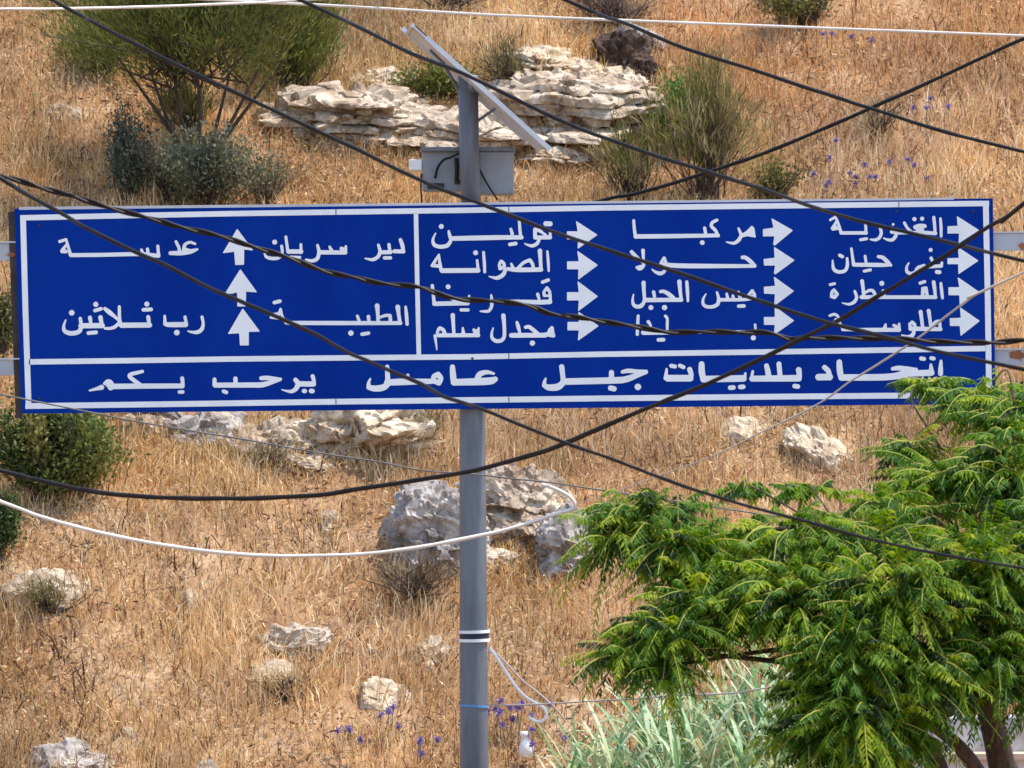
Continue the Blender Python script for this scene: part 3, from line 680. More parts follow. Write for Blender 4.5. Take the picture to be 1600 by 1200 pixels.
arrow(A, k, [(200,896),(376,1020),(197,1148),(205,1056),(102,1056),(102,988),(205,988)])
A, k = (975, 330), .1375
word(A, k, "110,107,16 115,200,18 130,288,20; 132,288,25 500,285,25 1068,276,21; 1055,102,17 1000,127,19 985,170,18 1040,218,20 1068,283,16; 915,192,18 925,250,18; 888,358,27")
mesher([[(975+x*k, 330+y_*k, r*k) for x, y_, r in s] for s in ([(1300,197,13),(1325,255,18)], [(1335,275,20),(1300,335,22),(1250,368,18),(1200,360,12),(1160,350,6)])],
       [[(975+x*k, 330+y_*k) for x, y_ in ((1450,172),(1474,192),(1490,294),(1400,280),(1335,294),(1335,265),(1392,230))]], "lettering")
word(A, k, "1482,624,20 600,624,29 450,603,20; 1345,525,21 1380,525,22 1440,575,24 1485,622,20; 455,535,20 478,590,16; 450,540,18 415,590,14 470,600,16; 478,612,16 460,690,18 410,712,24 350,690,15 320,662,9")
word(A, k, "215,447,21 218,510,17 222,580,14 225,620,18 180,648,34 145,640,16; 85,462,20 105,485,22 150,520,14 215,590,14")
A = (975, 430)
word(A, k, "712,77,18 720,180,20 725,293,14; 628,75,25 635,160,20 650,282,18; 650,280,23 250,283,25; 415,187,19 450,182,20 510,215,25 560,262,24; 335,192,20 345,240,18; 222,87,24 225,180,20 235,290,18 200,350,24 150,362,22 105,340,20 95,280,14 107,220,8; 305,368,28; 460,368,30")
word(A, k, "1455,180,20 1482,220,18 1488,262,14; 1450,186,20 1408,230,14 1480,245,14; 1485,258,16 1380,280,18 1090,280,20; 1300,192,16 1322,262,20; 1165,212,14 1180,270,20; 1235,235,16 1245,270,20; 1302,352,20 1362,350,20; 1055,195,13 1075,260,18 1070,330,22 1010,362,20 930,360,20 895,330,18 895,270,14 930,215,8")
word(A, k, "160,462,16 155,560,19 150,672,18; 220,652,27 600,656,18 800,648,16 1490,640,16; 275,530,20 300,560,14 310,640,16; 470,465,17 492,485,16 490,570,16 490,650,16; 1488,562,14 1495,638,14; 1468,712,29; 390,735,21 448,733,21")
A, k = (1180, 330), .1626
arrow(A, k, [(160,75),(354,186),(188,325),(176,318),(188,237),(78,238),(78,178),(180,163)])
arrow(A, k, [(183,350),(370,472),(192,603),(183,596),(194,518),(88,518),(84,465),(190,452)])
arrow(A, k, [(183,637),(364,768),(205,888),(185,896),(194,793),(88,788),(86,731),(194,722)])
arrow(A, k, [(190,922),(366,1052),(182,1182),(192,1088),(88,1088),(86,1022),(192,1022)])
A, k = (1285, 325), .15625
word(A, k, "1178,107,13 1185,200,16 1185,283,13; 1112,95,16 1120,180,16 1126,258,14; 1128,255,18 1000,244,18 760,250,16; 918,112,21; 995,108,21; 925,192,20 970,175,20 1020,182,20; 985,190,22 990,225,24; 930,200,14 960,225,16; 818,150,15 845,200,14 880,232,14; 690,240,18 730,240,18 735,280,18 700,322,18 650,320,13 612,303,8; 575,197,15 590,250,16 570,300,16 530,322,16 477,315,8; 705,165,14; 430,168,14 435,255,14; 435,250,17 185,250,17; 380,318,15 440,308,15; 185,250,16 150,130,13 125,92,13 77,120,13; 135,140,12 105,205,22 150,200,20")
word(A, k, "245,505,13 250,580,17 225,635,17 150,642,18 105,610,18 100,525,8; 172,474,17 198,487,17; 288,407,13 300,500,14 310,560,18; 312,568,19 600,570,22 688,575,9; 425,482,14 435,550,14; 417,632,15 478,620,15; 558,487,16 600,492,20 650,540,22 683,573,13")
word(A, k, "1080,420,20; 1085,502,17 1102,540,14; 1193,548,13 1185,580,17; 1186,580,18 1050,590,16 960,592,16; 1015,572,13 945,600,18 930,640,16 880,660,17 840,640,17 838,590,13 862,550,8; 1142,640,20 1168,642,20")
arrow(A, k, [(1348,90),(1555,222),(1365,345),(1368,250),(1253,252),(1253,188),(1354,184)])
arrow(A, k, [(1358,400),(1550,528),(1362,655),(1360,558),(1253,557),(1253,508),(1366,504)])
A = (1285, 430)
word(A, k, "1182,82,14 1190,160,17 1198,228,14; 1110,70,19 1120,140,18 1128,222,14; 1128,220,19 600,220,18 390,220,20; 975,80,16 1020,65,16; 1000,132,15 1032,130,18 1045,200,16; 998,135,12 1000,190,18; 1015,165,18; 592,82,25; 605,155,14 615,200,16; 395,60,19 405,130,17 410,200,16; 412,185,11 460,152,15 505,152,17 528,205,17; 322,162,14 345,220,16 320,270,18 265,295,13 197,278,6")
word(A, k, "75,95,14 120,85,14; 115,147,15 145,190,18 120,222,18 90,212,18 92,165,15 115,147,15")
word(A, k, "1060,357,20 1070,420,17 1085,530,17; 1092,510,13 1130,465,18 1168,462,18 1178,540,14; 1178,540,20 880,535,22; 980,367,20 990,440,17 1000,520,17; 895,472,19 922,492,17 920,540,18; 870,485,13 878,530,20; 915,550,16 905,598,21 860,622,19 792,600,8; 765,487,12 768,548,14; 765,547,20 480,547,21 200,545,14; 712,502,15 738,515,18 740,540,20; 630,492,11 622,530,22; 72,405,13 120,387,15 158,412,13 170,480,13 205,540,16; 132,440,12 110,480,15 160,490,13")
arrow(A, k, [(1355,28),(1564,172),(1377,314),(1370,196),(1263,196),(1263,126),(1372,125)])
arrow(A, k, [(1378,330),(1564,458),(1383,600),(1375,503),(1278,503),(1275,435),(1387,431)])
A, k = (130, 565), .1125
word(A, k, "1377,232,27 1385,290,26 1380,337,30; 1378,338,34 850,340,36 400,345,38; 1340,422,25 1385,422,25; 825,137,23 740,157,26 650,177,26 642,210,28 740,285,30 815,340,28; 300,305,22 350,272,34 395,300,36 385,360,40; 330,300,26 345,330,26; 258,358,36 200,375,24 92,402,13")
A, k = (320, 560), .11875
word(A, k, "1420,235,27 1440,300,24 1430,340,28; 1430,337,35 1240,335,35; 1305,428,28 1318,430,28; 1400,428,30 1418,430,30; 1195,282,29 1235,330,34 1205,400,30 1150,438,26 1080,430,15 1012,411,6")
word(A, k, "745,260,27 820,255,30 900,270,32 998,272,19; 998,280,17 900,308,27 780,345,35 700,352,35; 740,350,34 140,352,33; 405,267,29 408,340,29; 130,277,26 132,350,29; 250,433,25 285,447,25")
A, k = (560, 555), .15
word(A, k, "1410,192,13 1340,172,22 1260,195,30 1235,250,28; 1425,250,28 1380,272,40 1000,282,34; 980,122,26 985,200,32 995,285,32")
word(A, k, "830,200,28 862,240,28 840,290,26 785,270,26 782,222,26 830,200,28; 770,272,26 450,277,36 300,285,32; 515,207,16 520,270,20; 300,120,22 306,240,26 310,300,30 260,340,34 170,350,32 110,335,26 105,290,18 125,245,9")
A, k = (835, 555), .1375
word(A, k, "310,132,30 325,260,27 330,310,32 270,365,40 160,370,36 110,345,24 115,300,20 128,262,9; 330,300,37 900,287,37 1000,282,37; 875,197,29 875,280,29; 1000,190,20 1060,175,26 1180,187,23 1268,186,21; 1272,195,18 1170,227,28 1060,270,37 980,285,35; 865,373,30 905,382,30; 1175,360,37")
A, k = (1030, 550), .14375
word(A, k, "1515,195,31 1525,270,25 1520,295,25; 1510,285,36 1010,290,32; 1470,370,25 1505,375,25; 1300,130,27 1312,260,26; 1165,150,26 1180,210,30 1190,280,30; 1015,212,15 1000,300,18")
word(A, k, "935,232,13 925,300,20; 912,287,36 480,295,36; 460,132,31 460,220,35 480,298,31; 770,388,25 805,386,25; 880,380,25 912,378,25; 330,190,28 350,250,26 330,285,32; 335,285,36 90,285,36; 80,187,13 70,285,24; 130,150,22 170,158,22; 225,148,22 262,165,22")
A = (1255, 545)
word(A, k, "230,202,27 275,240,28 288,320,24; 285,306,36 165,308,36")
word(A, k, "390,145,30 395,240,34 410,315,30; 415,312,35 950,310,36 1080,275,36; 970,217,20 1030,207,27 1130,222,30 1230,220,13; 1220,230,13 1130,280,30 1040,300,34; 1385,172,14 1390,240,28; 1390,260,34 1130,270,34; 1280,105,22 1310,110,22; 1390,102,22 1415,106,22")
word(A, k, "1495,132,15 1490,230,27 1490,270,27")
for px, py in ((368, 459), (738, 560), (62, 352), (1520, 330), (62, 622), (1400, 330)):
    MB().tube([sp_(px, py, 34.984), sp_(px, py, 34.9775)], 0.010, 8).build("bolt", M["frame"], sign)
# back frame, beams and pole
slab([(12, 331), (23, 330), (34, 655), (24, 652)], 35.02, 35.07, "back_frame", M["frame"])
for z, h, nm in ((384, 27, "a"), (565, 24, "b")):
    bm_ = MB(); zl, zr = (z+8, z-9) if nm == "a" else (z+6, z-7)
    zl, zr = z+10, z-6
    P0, P1 = sp_(-260, zl+2, 35.06), sp_(1860, zr-3, 35.06); d_ = P1-P0; Ln = np.linalg.norm(d_); d_ /= Ln; u_ = np.array([-d_[2], 0, d_[0]])
    bm_.box((P0+P1)/2, (Ln, 0.06, h/200.0), [d_, (0, 1, 0), u_])
    bb = bm_.build("support_beam", M["beam"], sign)
    bm2 = MB(); bm2.box((P0+P1)/2 + u_*(h/400.0+0.008), (Ln, 0.09, 0.012), [d_, (0, 1, 0), u_]); bm2.build("flange", M["alu"], sign)
def patch(cx, cy, rx_, ry_, y, name, seed):
    rg = np.random.default_rng(seed); n = 22
    V = [sp_(cx, cy, y)] + [sp_(cx+rx_*math.cos(t)*(1+0.25*rg.normal()), cy+ry_*math.sin(t)*(1+0.2*rg.normal()), y) for t in np.linspace(0, 2*math.pi, n, endpoint=False)]
    mesh(name, V, [(0, i+1, (i+1) % n+1) for i in range(n)], M["rust"], sign)
patch(1592, 555, 13, 7, 35.026, "rust_patch", 3); patch(18, 398, 7, 3, 35.016, "rust_patch", 4); patch(1598, 384, 6, 6, 35.026, "rust_patch", 5)
PY = 35.15
def pp(px, py): return np.array([(px-800)/F*PY, PY, (600-py)/F*PY])
pl = MB(); pl.tube([pp(743.2, 1597), pp(740.5, 1100), pp(738, 640), pp(736.5, 330)], [0.118, 0.111, 0.101, 0.098], 28, True)
pl.build("pole", M["galv"], sign, smooth=True)
pu = MB(); pu.tube([pp(736.4, 331), pp(733.5, 240), pp(731, 118)], [0.078, 0.078, 0.078], 20, True); pu.build("upper_pole", M["galv"], sign, smooth=True)
fp = MB(); fp.box(pp(743.3, 1597)+np.array([0, 0, 0.02]), (0.5, 0.5, 0.04)); fp.build("base_plate", M["galv"], sign)
for py in (360, 600):
    MB().box(np.array([pp(736.5, py)[0], 35.03, pp(736, py)[2]]), (0.34, 0.02, 0.10)).build("clamp", M["galv"], sign)

# strap, band and cord tied round the pole
def ring(px, py, r, h, name, mat, label, cat, tilt=0.0, parent=None):
    c0 = pp(px, py); n = 40; V, Fc = [], []
    for t in np.linspace(0, 2*math.pi, n, endpoint=False):
        x, y_ = math.cos(t), math.sin(t)
        for rr, zz in ((r, -h/2), (r+0.006, -h/2), (r+0.006, h/2), (r, h/2)): V.append(c0+np.array([x*rr, y_*rr, zz+tilt*x*r]))
    for i in range(n):
        a, b = 4*i, 4*((i+1) % n)
        for q_ in range(4): Fc.append((a+q_, a+(q_+1) % 4, b+(q_+1) % 4, b+q_))
    o = mesh(name, V, Fc, mat, parent, origin=tuple(c0) if parent is None else None)
    if parent is None: tag(o, label, cat)
    return o
st = ring(741, 992, 0.1105, 0.075, "strap", M["blackstrap"], "dark strap with two white cords wound round the sign pole", "strap")
st_r = ring(741, 986.5, 0.117, 0.024, "white_cord", M["strap"], None, None, 0.03, st)
ring(741, 1000, 0.117, 0.024, "white_cord", M["strap"], None, None, 0.02, st)
ring(741, 1102, 0.1125, 0.02, "band", M["band"], "thin light blue band tied round the lower pole", "band", -0.06)

# ------------------------------------------------------------------ solar panel and cabinet on the upper pole
pc = at(743, 138, 35.05); 
ux = unit(np.array([0.74, 0.0, -0.67])); nz = unit(np.array([0.67, 0.0, 0.74]))
yv = unit(np.array([0.06, -1.0, 0.0]) + nz*0.045)          # near edge sits a little higher: the pale back shows
nv = unit(np.cross(ux, yv)); nv = nv if nv[2] > 0 else -nv
sol = empty("solar_panel", tuple(at(735, 150, 35.15)), "tilted solar panel seen edge on at the top of the sign pole", "solar panel")
MB().box(pc, (1.36, 0.54, 0.012), [ux, yv, nv]).build("back_sheet", M["alu"], sol)
MB().box(pc+nv*0.014, (1.33, 0.50, 0.010), [ux, yv, nv]).build("cell_face", M["cells"], sol)
fm = MB()
for sgn in (-1, 1):
    fm.box(pc+yv*0.285*sgn + ux*(0.10*sgn), (1.30, 0.022, 0.036), [ux, yv, nv])
    fm.box(pc+ux*0.69*sgn, (0.022, 0.54, 0.034), [ux, yv, nv])
fm.build("panel_frame", M["alu"], sol)
MB().tube([at(731, 122, 35.15), at(735, 128, 35.12), at(742, 140, 35.07)], 0.045, 12).build("mount_bracket", M["galv"], sol)
mt_ = MB(); mt_.tube([at(745, 190, 35.15), at(776, 168, 35.1), at(785, 176, 35.05)], 0.012, 6); mt_.build("brace", M["galv"], sol); mt_ = MB(); mt_.tube([at(722, 150, 35.15), at(690, 95, 35.1), at(672, 78, 35.06)], 0.014, 6)
mt_.build("brace", M["galv"], sol)
cb = empty("equipment_cabinet", tuple(at(731, 305, 35.4)), "light grey metal cabinet fixed behind the pole above the sign", "cabinet")
def pbox(x0, y0, x1, y1, d0, d1, name, mat, parent):
    a, b = at(x0, y0, d0), at(x1, y1, d0)
    m = MB().box(((a[0]+b[0])/2, (d0+d1)/2, (a[2]+b[2])/2), (abs(b[0]-a[0]), d1-d0, abs(b[2]-a[2])))
    o = m.build(name, mat, parent)
    bv = o.modifiers.new("bevel", 'BEVEL'); bv.width = 0.008; bv.segments = 2
    return o
pbox(749, 237, 803, 303, 35.26, 35.6, "door", M["cabinet"], cb)
pbox(660, 233, 748.6, 298, 35.30, 35.6, "housing", M["cabin_in"] if False else M["cabinet"], cb)
pbox(657, 229.5, 805, 236.6, 35.24, 35.62, "lid", M["galv"], cb)
pbox(668, 286, 694, 295, 35.285, 35.31, "socket", M["frame"], cb)
pbox(710, 281, 722, 288, 35.285, 35.31, "socket", M["frame"], cb)
pbox(639, 249, 659.6, 266, 35.32, 35.5, "white_junction_box", M["plastic"], cb)
MB().tube(spline([at(680, 278, 35.28), at(684, 262, 35.24), at(693, 250, 35.22), at(704, 246, 35.2), at(716, 240, 35.17)], 6), 0.010, 8).build("cable", M["cable"], cb, smooth=True)
MB().tube(spline([at(713, 247, 35.22), at(714, 262, 35.22), at(713.5, 283, 35.24)], 6), 0.017, 8).build("cable", M["cable"], cb, smooth=True)
MB().tube(spline([at(748, 262, 35.24), at(760, 285, 35.2), at(777, 312, 35.12)], 6), 0.007, 8).build("cable", M["cable"], cb, smooth=True)
MB().tube(spline([at(659, 272, 35.3), at(657.5, 290, 35.25), at(659, 316, 35.1)], 6), 0.007, 8).build("cable", M["cable"], cb, smooth=True)

# ------------------------------------------------------------------ overhead cables
def wire(pts, d0, d1, wpx, mat, label, name="overhead_cable", wob=0.0, seed=0, ext=500, ends=(True, True), strands=1, cat="cable", hang=None):
    P = [np.array(p, float) for p in pts]
    if ends[0]: v = P[0]-P[1]; P.insert(0, P[0]+v/np.linalg.norm(v)*ext)
    if ends[1]: v = P[-1]-P[-2]; P.append(P[-1]+v/np.linalg.norm(v)*ext)
    S = spline(P, 14); x = S[:, 0]
    t = np.linspace(0, 1, len(S))
    d = d0+(d1-d0)*t
    rg = np.random.default_rng(seed)
    L = np.cumsum(np.r_[0, np.linalg.norm(np.diff(S, axis=0), axis=1)])
    if wob: S[:, 1] += wob*(vn(L/45.0, 0.3, 0.7, seed)+0.5*vn(L/17.0, 1.3, 0.7, seed))
    Q = np.array([at(a, b, c) for (a, b), c in zip(S, d)])
    r = (np.interp(t, [0, 0.45, 0.75, 1], wpx) if isinstance(wpx, tuple) else wpx)/F*d/2
    m = MB()
    if strands == 1:
        m.tube(Q, r*(1+0.12*vn(L/30.0, 2.2, 0.1, seed)), 8)
    else:
        Lm = np.cumsum(np.r_[0, np.linalg.norm(np.diff(Q, axis=0), axis=1)])
        # resample so the twist is smooth
        ls = np.arange(0, Lm[-1], 0.02); Qr = np.stack([np.interp(ls, Lm, Q[:, i]) for i in range(3)], -1); rr = np.interp(ls, Lm, r)
        for k in range(strands):
            ph = 2*math.pi*k/strands; tw = ls/0.42*2*math.pi+ph+1.2*vn(ls*0.9, 0.2, k*1.0, seed)
            off = rr*0.5
            m.tube(Qr+np.stack([0*ls, np.cos(tw)*off, np.sin(tw)*off], -1), rr*0.56, 6)
    o = m.build(name, mat, smooth=True, origin=tuple(Q[len(Q)//2])); tag(o, label, cat)
    return o
wire([(0,14),(60,14),(130,13),(250,10),(400,4),(470,0)], 30, 32, 4.5, M["cablewhite"], "thin whitish cable along the top left edge of the photo", seed=1)
wire([(380,2),(420,4),(560,11),(740,22),(900,29),(1260,43),(1600,56)], 33, 30, 4.5, M["cablewhite"], "long thin whitish cable crossing the top right of the photo", seed=2)
wire([(82,0),(150,37),(260,93),(380,150),(555,232),(660,283),(760,322),(860,360),(940,387),(1069,429),(1189,471),(1294,504),(1390,528),(1470,550),(1600,577)], 27, 21, 6.5, M["cable"], "black cable falling from upper left across the middle of the sign to its right end", wob=0.6, seed=3)
wire([(470,0),(560,42),(640,82),(730,118),(880,190),(1000,235),(1110,270),(1200,298),(1260,320),(1340,344),(1474,376),(1540,393),(1600,408)], 29, 22, 6.5, M["cable"], "black cable passing over the solar panel down to the sign's right side", wob=0.5, seed=4)
wire([(880,-2),(940,24),(981,38),(1069,75),(1170,107),(1260,137),(1363,170),(1480,207),(1600,237)], 31, 27, 6, M["cable"], "black cable at upper right crossing above the sign's right corner", wob=0.4, seed=5)
wire([(700,385),(820,350),(945,312),(1000,301),(1110,268),(1200,237),(1280,204),(1363,168),(1470,120),(1560,78),(1600,60)], 37, 36, 6, M["cable"], "black cable rising from behind the sign's top edge to the upper right", wob=0.4, seed=6, ends=(False, True))
wire([(0,275),(60,291),(150,318),(240,343),(330,366),(411,390),(510,424),(570,438),(648,448),(699,463),(760,471),(820,475),(862,492),(910,496),(960,506),(1012,513),(1066,519),(1186,519),(1234,530),(1258,527),(1330,529),(1402,530),(1480,534),(1540,535),(1600,532)], 26, 26, 10, M["cable"], "thick twisted black cable sagging across the sign's place names", wob=0.8, seed=7, strands=2)
wire([(0,278),(27,295),(60,314),(105,339),(137,357),(210,393),(258,414),(315,444),(360,464),(426,492),(492,522),(540,549),(576,564),(615,582),(660,601),(690,618),(729,631),(759,641),(879,690),(960,719),(1060,757),(1140,782),(1260,815),(1360,842),(1480,868),(1600,888)], 25, 20, (7.5, 7.0, 5.5, 4.5), M["cable"], "black cable running diagonally from the left edge across the sign to the green tree", wob=0.8, seed=8)
wire([(0,735),(50,748),(130,765),(200,774),(330,779),(480,775),(560,764),(640,752),(740,735),(830,711),(879,694),(958,660),(1015,636),(1096,604),(1150,579),(1210,550),(1252,529),(1285,513),(1318,496),(1378,459),(1432,427),(1492,390),(1540,357),(1576,337),(1600,318)], 26, 22, 7.5, M["cable"], "black cable sagging below the sign and rising across its right end", wob=0.6, seed=9)
wire([(0,783),(60,806),(150,831),(250,851),(350,864),(440,869),(560,866),(640,857),(720,843),(800,825),(870,803),(892,796),(898,787),(888,775),(868,764),(846,757)], 29, 29, 6.0, M["cablewhite"], "drooping white cable in front of the lower pole with a hooked loose end", wob=0.3, seed=10, ends=(True, False))
wire([(1552,447),(1528,458),(1498,479),(1471,500),(1435,528),(1408,546),(1375,567),(1330,595),(1279,631),(1190,675),(1120,710),(1060,732),(985,760),(930,778),(899,787)], 28, 29, (4.0, 3.6, 1.8, 1.0), M["cablepink"], "thin pale pinkish cable slanting over the sign's lower right", wob=0.5, seed=11, ends=(True, False))
wire([(120,640),(200,656),(292,672),(390,688),(455,700),(520,711),(594,722),(660,735),(740,741),(800,748),(860,754),(960,769),(1100,790)], 34.4, 34.4, 2.6, M["cablegrey"], "very thin grey wire below the sign passing before the pole", seed=12)
wire([(760,1101),(828,1101),(933,1095),(993,1092),(1050,1087),(1145,1083),(1202,1074)], 35.0, 33, 2.6, M["cablepink"], "thin pale string tied to the pole's blue band", name="string", cat="string", seed=13, ends=(False, True), ext=300)
wire([(765,1012),(778,1030),(792,1052),(806,1073),(820,1088),(838,1099),(850,1107),(854,1117),(848,1126),(838,1127),(826,1121)], 35.02, 35.0, 4.5, M["strap"], "loose white cord hanging in a hook from the pole's strap", name="cord", cat="cord", seed=14, ends=(False, False))
wire([(765,1012),(785,1030),(815,1062),(840,1082),(865,1104),(885,1128)], 35.03, 35.1, 2.8, M["cablepink"], "thin brownish cord slanting down from the pole's strap", name="cord", cat="cord", seed=15, ends=(False, False))

# ------------------------------------------------------------------ tree at the right with long feathery leaves
TD = 27.5
tb = at(1585, 600, TD); tb[2] = -5.0
tree = empty("feathery_tree", tuple(tb), "leafy green tree with long feathery leaves in front of the sign's right end", "tree")
CL = [(1535,625,80,36,28.6),(1458,594,56,22,28.8),(1600,650,80,60,28.2),(1480,745,110,52,27.8),(1400,790,70,40,27.4),(1595,750,110,110,27.6),(1420,700,40,26,28.4),
      (1005,800,85,40,27.0),(955,838,44,36,26.9),(1060,845,80,44,26.8),(1120,880,120,44,26.8),(1250,835,120,48,27.0),(1370,850,110,60,27.0),(1165,757,70,9,27.8),(1265,757,70,14,27.9),
      (985,1010,56,40,26.4),(1050,985,80,44,26.4),(1040,1040,44,36,26.3),(1130,945,110,56,26.6),(1250,930,110,70,26.5),(1400,930,120,90,26.4),(1520,900,120,100,26.6),
      (1330,1020,90,70,26.2),(1340,1115,90,66,26.1),(1440,1050,90,80,26.3),(1560,1030,90,80,26.5),(1640,900,100,150,26.8),(1640,1050,80,70,26.6),(1280,1080,50,50,26.2),(1270,1150,60,40,26.2),(1350,1175,70,30,26.3),(1420,1150,50,40,26.3)]
limbs = MB(); rg = np.random.default_rng(77)
fork = at(1545, 1080, 27.2); fork2 = at(1570, 930, 27.4)
def limb(P, r0, r1):
    S = spline(P, 8); limbs.tube(S, np.linspace(r0, r1, len(S)), 8)
twP, twR = [], []
for (x, y_, a, b_, dd) in CL:
    e = at(x, y_, dd); s0 = fork if y_ > 880 else (at(1590, 700, 28.0) if y_ < 660 else fork2)
    if b_ < 24: s0 = at(1470, 700, 28.3) if y_ < 660 else at(1330, 850, 27.2)
    m = (s0+e)/2 + np.array([rg.normal(0, .1), rg.normal(0, .1), 0.12+rg.normal(0, .08)])
    limb([s0, m, e], *((0.007, 0.003) if b_ < 24 or y_ < 660 else (0.030, 0.008)))
trunk = MB()
S = spline([tb+np.array([0, 0, -0.1]), at(1590, 1330, 27.4), at(1562, 1180, 27.3), fork, fork2, at(1585, 800, 27.6)], 8); trunk.tube(S, np.linspace(0.11, 0.04, len(S)), 12)
S = spline([tb+np.array([-0.1, 0, 0]), at(1480, 1260, 27.2), at(1415, 1130, 26.9), at(1390, 1010, 26.8)], 8); trunk.tube(S, np.linspace(0.09, 0.035, len(S)), 10)
S = spline([at(1590, 1330, 27.4), at(1530, 1210, 27.0), at(1480, 1150, 26.9), at(1400, 1100, 26.7)], 8); trunk.tube(S, np.linspace(0.06, 0.03, len(S)), 10)
trunk.build("trunk", M["bark"], tree, smooth=True)
limbs.build("limb", M["bark"], tree, smooth=True)
def fronds(P, D, L, droop, nleaf, ll, lw, rg, pal):
    """pinnate leaves: curved midribs with paired hanging leaflets"""
    n = len(P); u = np.linspace(0.12, 1.0, nleaf)
    Pu = P[:, None]+D[:, None]*(L[:, None, None]*u[None, :, None]); Pu[..., 2] -= (droop*L)[:, None]*u[None]**2
    T = unit(D[:, None]*np.ones((1, nleaf, 1)) + np.array([0, 0, -1.0])*(2*droop[:, None]*u[None])[..., None])
    S = unit(np.cross(T, np.array([0, 0, 1.0])))
    prof = rg.uniform(0.7, 1.25, (n, 1, 1))*(0.55+0.6*np.sin(np.pi*np.clip(u, 0, 1)**0.8))[None, :, None]
    Vs_, Cs_, b = [], [], 0
    pal = np.array(pal); base = pal[rg.choice(len(pal), n)]
    for sg in (-1, 1):
        Dl = unit(S*sg*0.75 + T*0.45 + np.array([0, 0, -0.62]) + rg.normal(0, 0.22, (n, nleaf, 3)))
        Sl = unit(np.cross(Dl, np.cross(S*sg, T)) + rg.normal(0, 0.25, (n, nleaf, 3)))
        Wd = lw*rg.uniform(0.75, 1.25, (n, nleaf, 1)); Le = ll*prof*rg.uniform(0.8, 1.2, (n, nleaf, 1))
        q0 = Pu; q1 = Pu+Dl*Le*0.42+Sl*Wd*.5; q2 = Pu+Dl*Le+np.array([0, 0, -1.0])*Le*0.12; q3 = Pu+Dl*Le*0.42-Sl*Wd*.5
        Vs_.append(np.stack([q0, q1, q2, q3], 2).reshape(-1, 3))
        c = base[:, None]*rg.uniform(0.75, 1.3, (n, nleaf, 1)); Cs_.append(np.repeat(c.reshape(-1, 3), 4, axis=0))
    V = np.concatenate(Vs_); C = np.concatenate(Cs_); i = np.arange(len(V)//4)*4
    Fq = np.stack([i, i+1, i+2, i+3], -1)
    # midribs as thin flat ribbons with a keel (3-sided)
    um = np.linspace(0, 1, 6); Pm = P[:, None]+D[:, None]*(L[:, None, None]*um[None, :, None]); Pm[..., 2] -= (droop*L)[:, None]*um[None]**2
    Sm = unit(np.cross(D, np.array([0, 0, 1.0])))[:, None]; rr = (0.0062*(1-0.6*um))[None, :, None]
    ring_ = np.stack([Pm+Sm*rr, Pm-Sm*rr, Pm+np.array([0, 0, 1.0])*rr*1.5], 2).reshape(-1, 3)
    b0 = len(V); idx_ = np.arange(n*6*3).reshape(n, 6, 3)+b0
    Fr = np.concatenate([np.stack([idx_[:, :-1, k], idx_[:, :-1, (k+1) % 3], idx_[:, 1:, (k+1) % 3], idx_[:, 1:, k]], -1).reshape(-1, 4) for k in range(3)])
    rc = np.array([(0.34, 0.40, 0.06), (0.46, 0.45, 0.10), (0.20, 0.30, 0.06)])[rg.choice(3, n)]
    return np.concatenate([V, ring_]), [np.concatenate([Fq, Fr])], np.concatenate([C, np.repeat(rc, 18, axis=0)])
TG = [(0.085, 0.185, 0.005), (0.145, 0.25, 0.006), (0.036, 0.105, 0.008), (0.26, 0.34, 0.010), (0.014, 0.042, 0.008), (0.05, 0.14, 0.011), (0.11, 0.21, 0.006), (0.065, 0.16, 0.008)]
Pf, Df, Lf = [], [], []
for (x, y_, a, b_, dd) in CL:
    n = int(max(18, a*b_/40)); s = dd/F
    dirs = unit(rg.normal(0, 1, (n, 3)) * np.array([1, 0.9, 0.8]) + np.array([0, -0.15, 0.15]))
    rad = rg.uniform(0.25, 0.95, n)[:, None]
    p = at(x, y_, dd) + dirs*rad*np.array([a*s, 0.45*min(a, 2*b_)*s+0.12, b_*s])
    Dv = unit(dirs*np.array([1, 0.8, 0.45]) + np.array([0, -0.1, 0.28]) + rg.normal(0, 0.25, (n, 3)))
    Pf.append(p - Dv*0.10); Df.append(Dv); Lf.append(rg.uniform(0.22, 0.42, n)*(0.55 if b_ < 24 else 1))
Pf, Df, Lf = np.concatenate(Pf), np.concatenate(Df), np.concatenate(Lf)
V, Fq, C = fronds(Pf, Df, Lf, rg.uniform(0.25, 0.75, len(Pf)), 16, 0.068, 0.0145, rg, TG)
mesh("crown", V, Fq, M["leaf"], tree, colors=C)

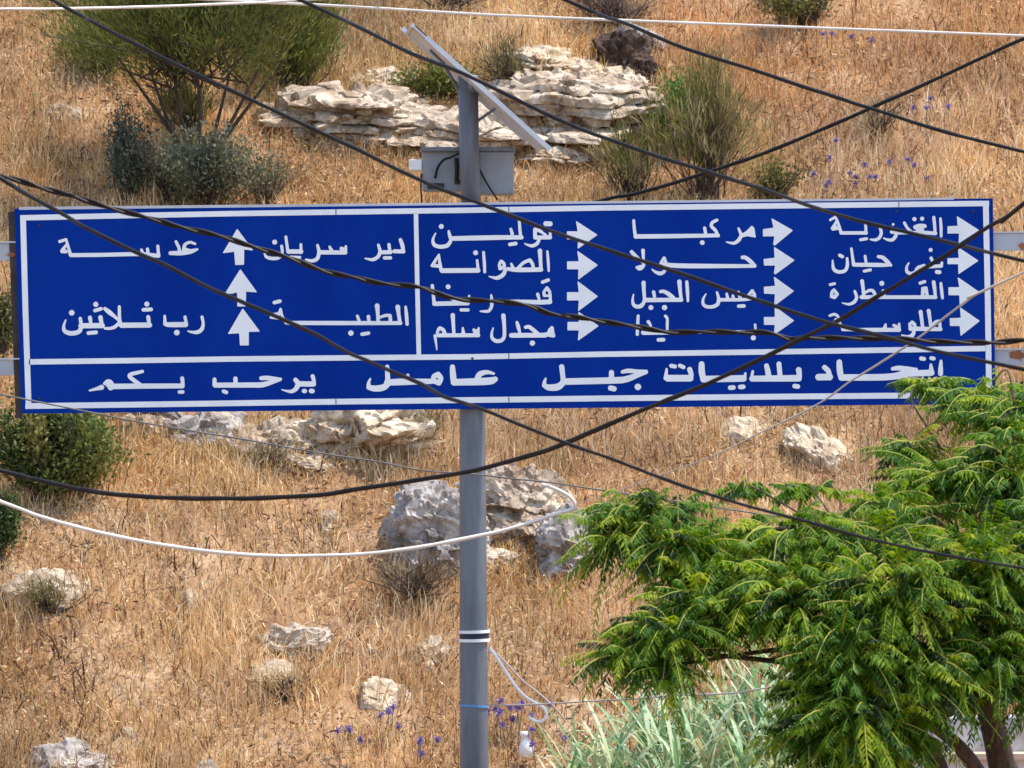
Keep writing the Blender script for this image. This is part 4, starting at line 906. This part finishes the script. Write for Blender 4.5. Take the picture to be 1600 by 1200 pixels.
# ------------------------------------------------------------------ giant reeds below the tree
RG = [(0.26, 0.39, 0.20), (0.38, 0.51, 0.30), (0.13, 0.25, 0.11), (0.54, 0.62, 0.43), (0.42, 0.42, 0.22)]
def reed(px, py, d, label, seed):
    rg = np.random.default_rng(seed); top = at(px, py, d); foot = np.array([top[0]+rg.normal(0, .08), d, -5.0])
    root = empty("giant_reed", tuple(foot), label, "reed", "giant reeds below the tree")
    m = MB(); S = spline([foot, (foot+top)/2+rg.normal(0, .03, 3), top], 6); m.tube(S, np.linspace(0.014, 0.006, len(S)), 6); m.build("stem", M["reed"], root)
    me_ = root.children[0].data; ca = me_.color_attributes.new("tint", 'FLOAT_COLOR', 'POINT'); ca.data.foreach_set("color", np.tile(np.array([0.24, 0.32, 0.17, 1], np.float32), len(me_.vertices)))
    n = 44; f = np.linspace(0.45, 1.0, n); k = 6; Vv, Ff, Cc = [], [], []
    for i in range(n):
        base = foot*(1-f[i])+top*f[i]; a = i*math.pi*0.9+rg.normal(0, .5)
        out = np.array([math.cos(a), math.sin(a)*0.8, 0]); Ln = rg.uniform(0.35, 0.68); el = rg.uniform(0.9, 1.9); dr = rg.uniform(0.3, 1.2)
        sd = unit(np.cross(out, [0, 0, 1.0])+np.array([0, 0, rg.normal(0, .3)])); w_ = rg.uniform(0.032, 0.066)
        cc = np.array(RG)[rg.integers(len(RG))]*rg.uniform(.8, 1.2); b = len(Vv)
        for j in range(k):
            t = j/(k-1); p = base+out*Ln*t*0.8+np.array([0, 0, (el*t-dr*t*t)*Ln]); ww = w_*(1-t)**0.6*(0.5+min(1, t*4)*0.5)
            Vv += [p-sd*ww/2, p+sd*ww/2]; Cc += [cc, cc]
        Ff += [(b+2*j, b+2*j+1, b+2*j+3, b+2*j+2) for j in range(k-1)]
    mesh("leaves", np.array(Vv), Ff, M["reed"], root, colors=np.array(Cc))
REEDS = [(905,1185,38.5),(938,1172,38.8),(972,1150,38.2),(1000,1128,38.5),(1030,1105,38.0),(1055,1085,38.4),(1085,1100,37.8),(1112,1115,38.3),(1140,1095,38.0),(1165,1060,38.3),(1190,1080,37.8),(1212,1045,38.4),
         (1235,1090,38.1),(1262,1110,38.4),(1290,1130,38.0),(1015,1160,37.6),(1075,1150,37.5),(1130,1155,37.5),(1185,1140,37.5),(1235,1160,37.4),(1320,1150,38.2),(890,1196,37.6),(922,1200,37.4),(955,1186,37.3),(985,1190,37.2),(1040,1175,37.2),(1100,1170,37.1),(1150,1125,37.8),(1205,1110,37.6),(1045,1118,38.6),(1160,1180,37.0),(1210,1185,37.0),(1060,1190,36.9)]
for i, (x, y_, d) in enumerate(REEDS):
    reed(x, y_+6, d, "pale blue green giant reed in the clump below the tree", 300+i)

# ------------------------------------------------------------------ low wall glimpsed below the tree
wl = empty("retaining_wall", (4.5, 40.6, -5.0), "pale low wall with a tan ledge glimpsed below the green tree", "wall")
def wpz(py, d): return (600-py)/F*d
def wallbox(z0, z1, y0, y1, name, mat):
    x0, x1 = 3.0, 14.0
    MB().box(((x0+x1)/2, (y0+y1)/2, (z0+z1)/2), (x1-x0, y1-y0, z1-z0)).build(name, mat, wl)
zA, zB, zC = wpz(1122, 40.7), wpz(1177, 40.5), wpz(1186, 40.5)
wallbox(zB, zA, 40.7, 41.1, "upper_wall", M["wall"])
wallbox(zC, zB-0.001, 40.45, 41.1, "coping", M["coping"])
wallbox(-5.1, zC-0.001, 40.6, 41.1, "lower_wall", M["wallblue"])
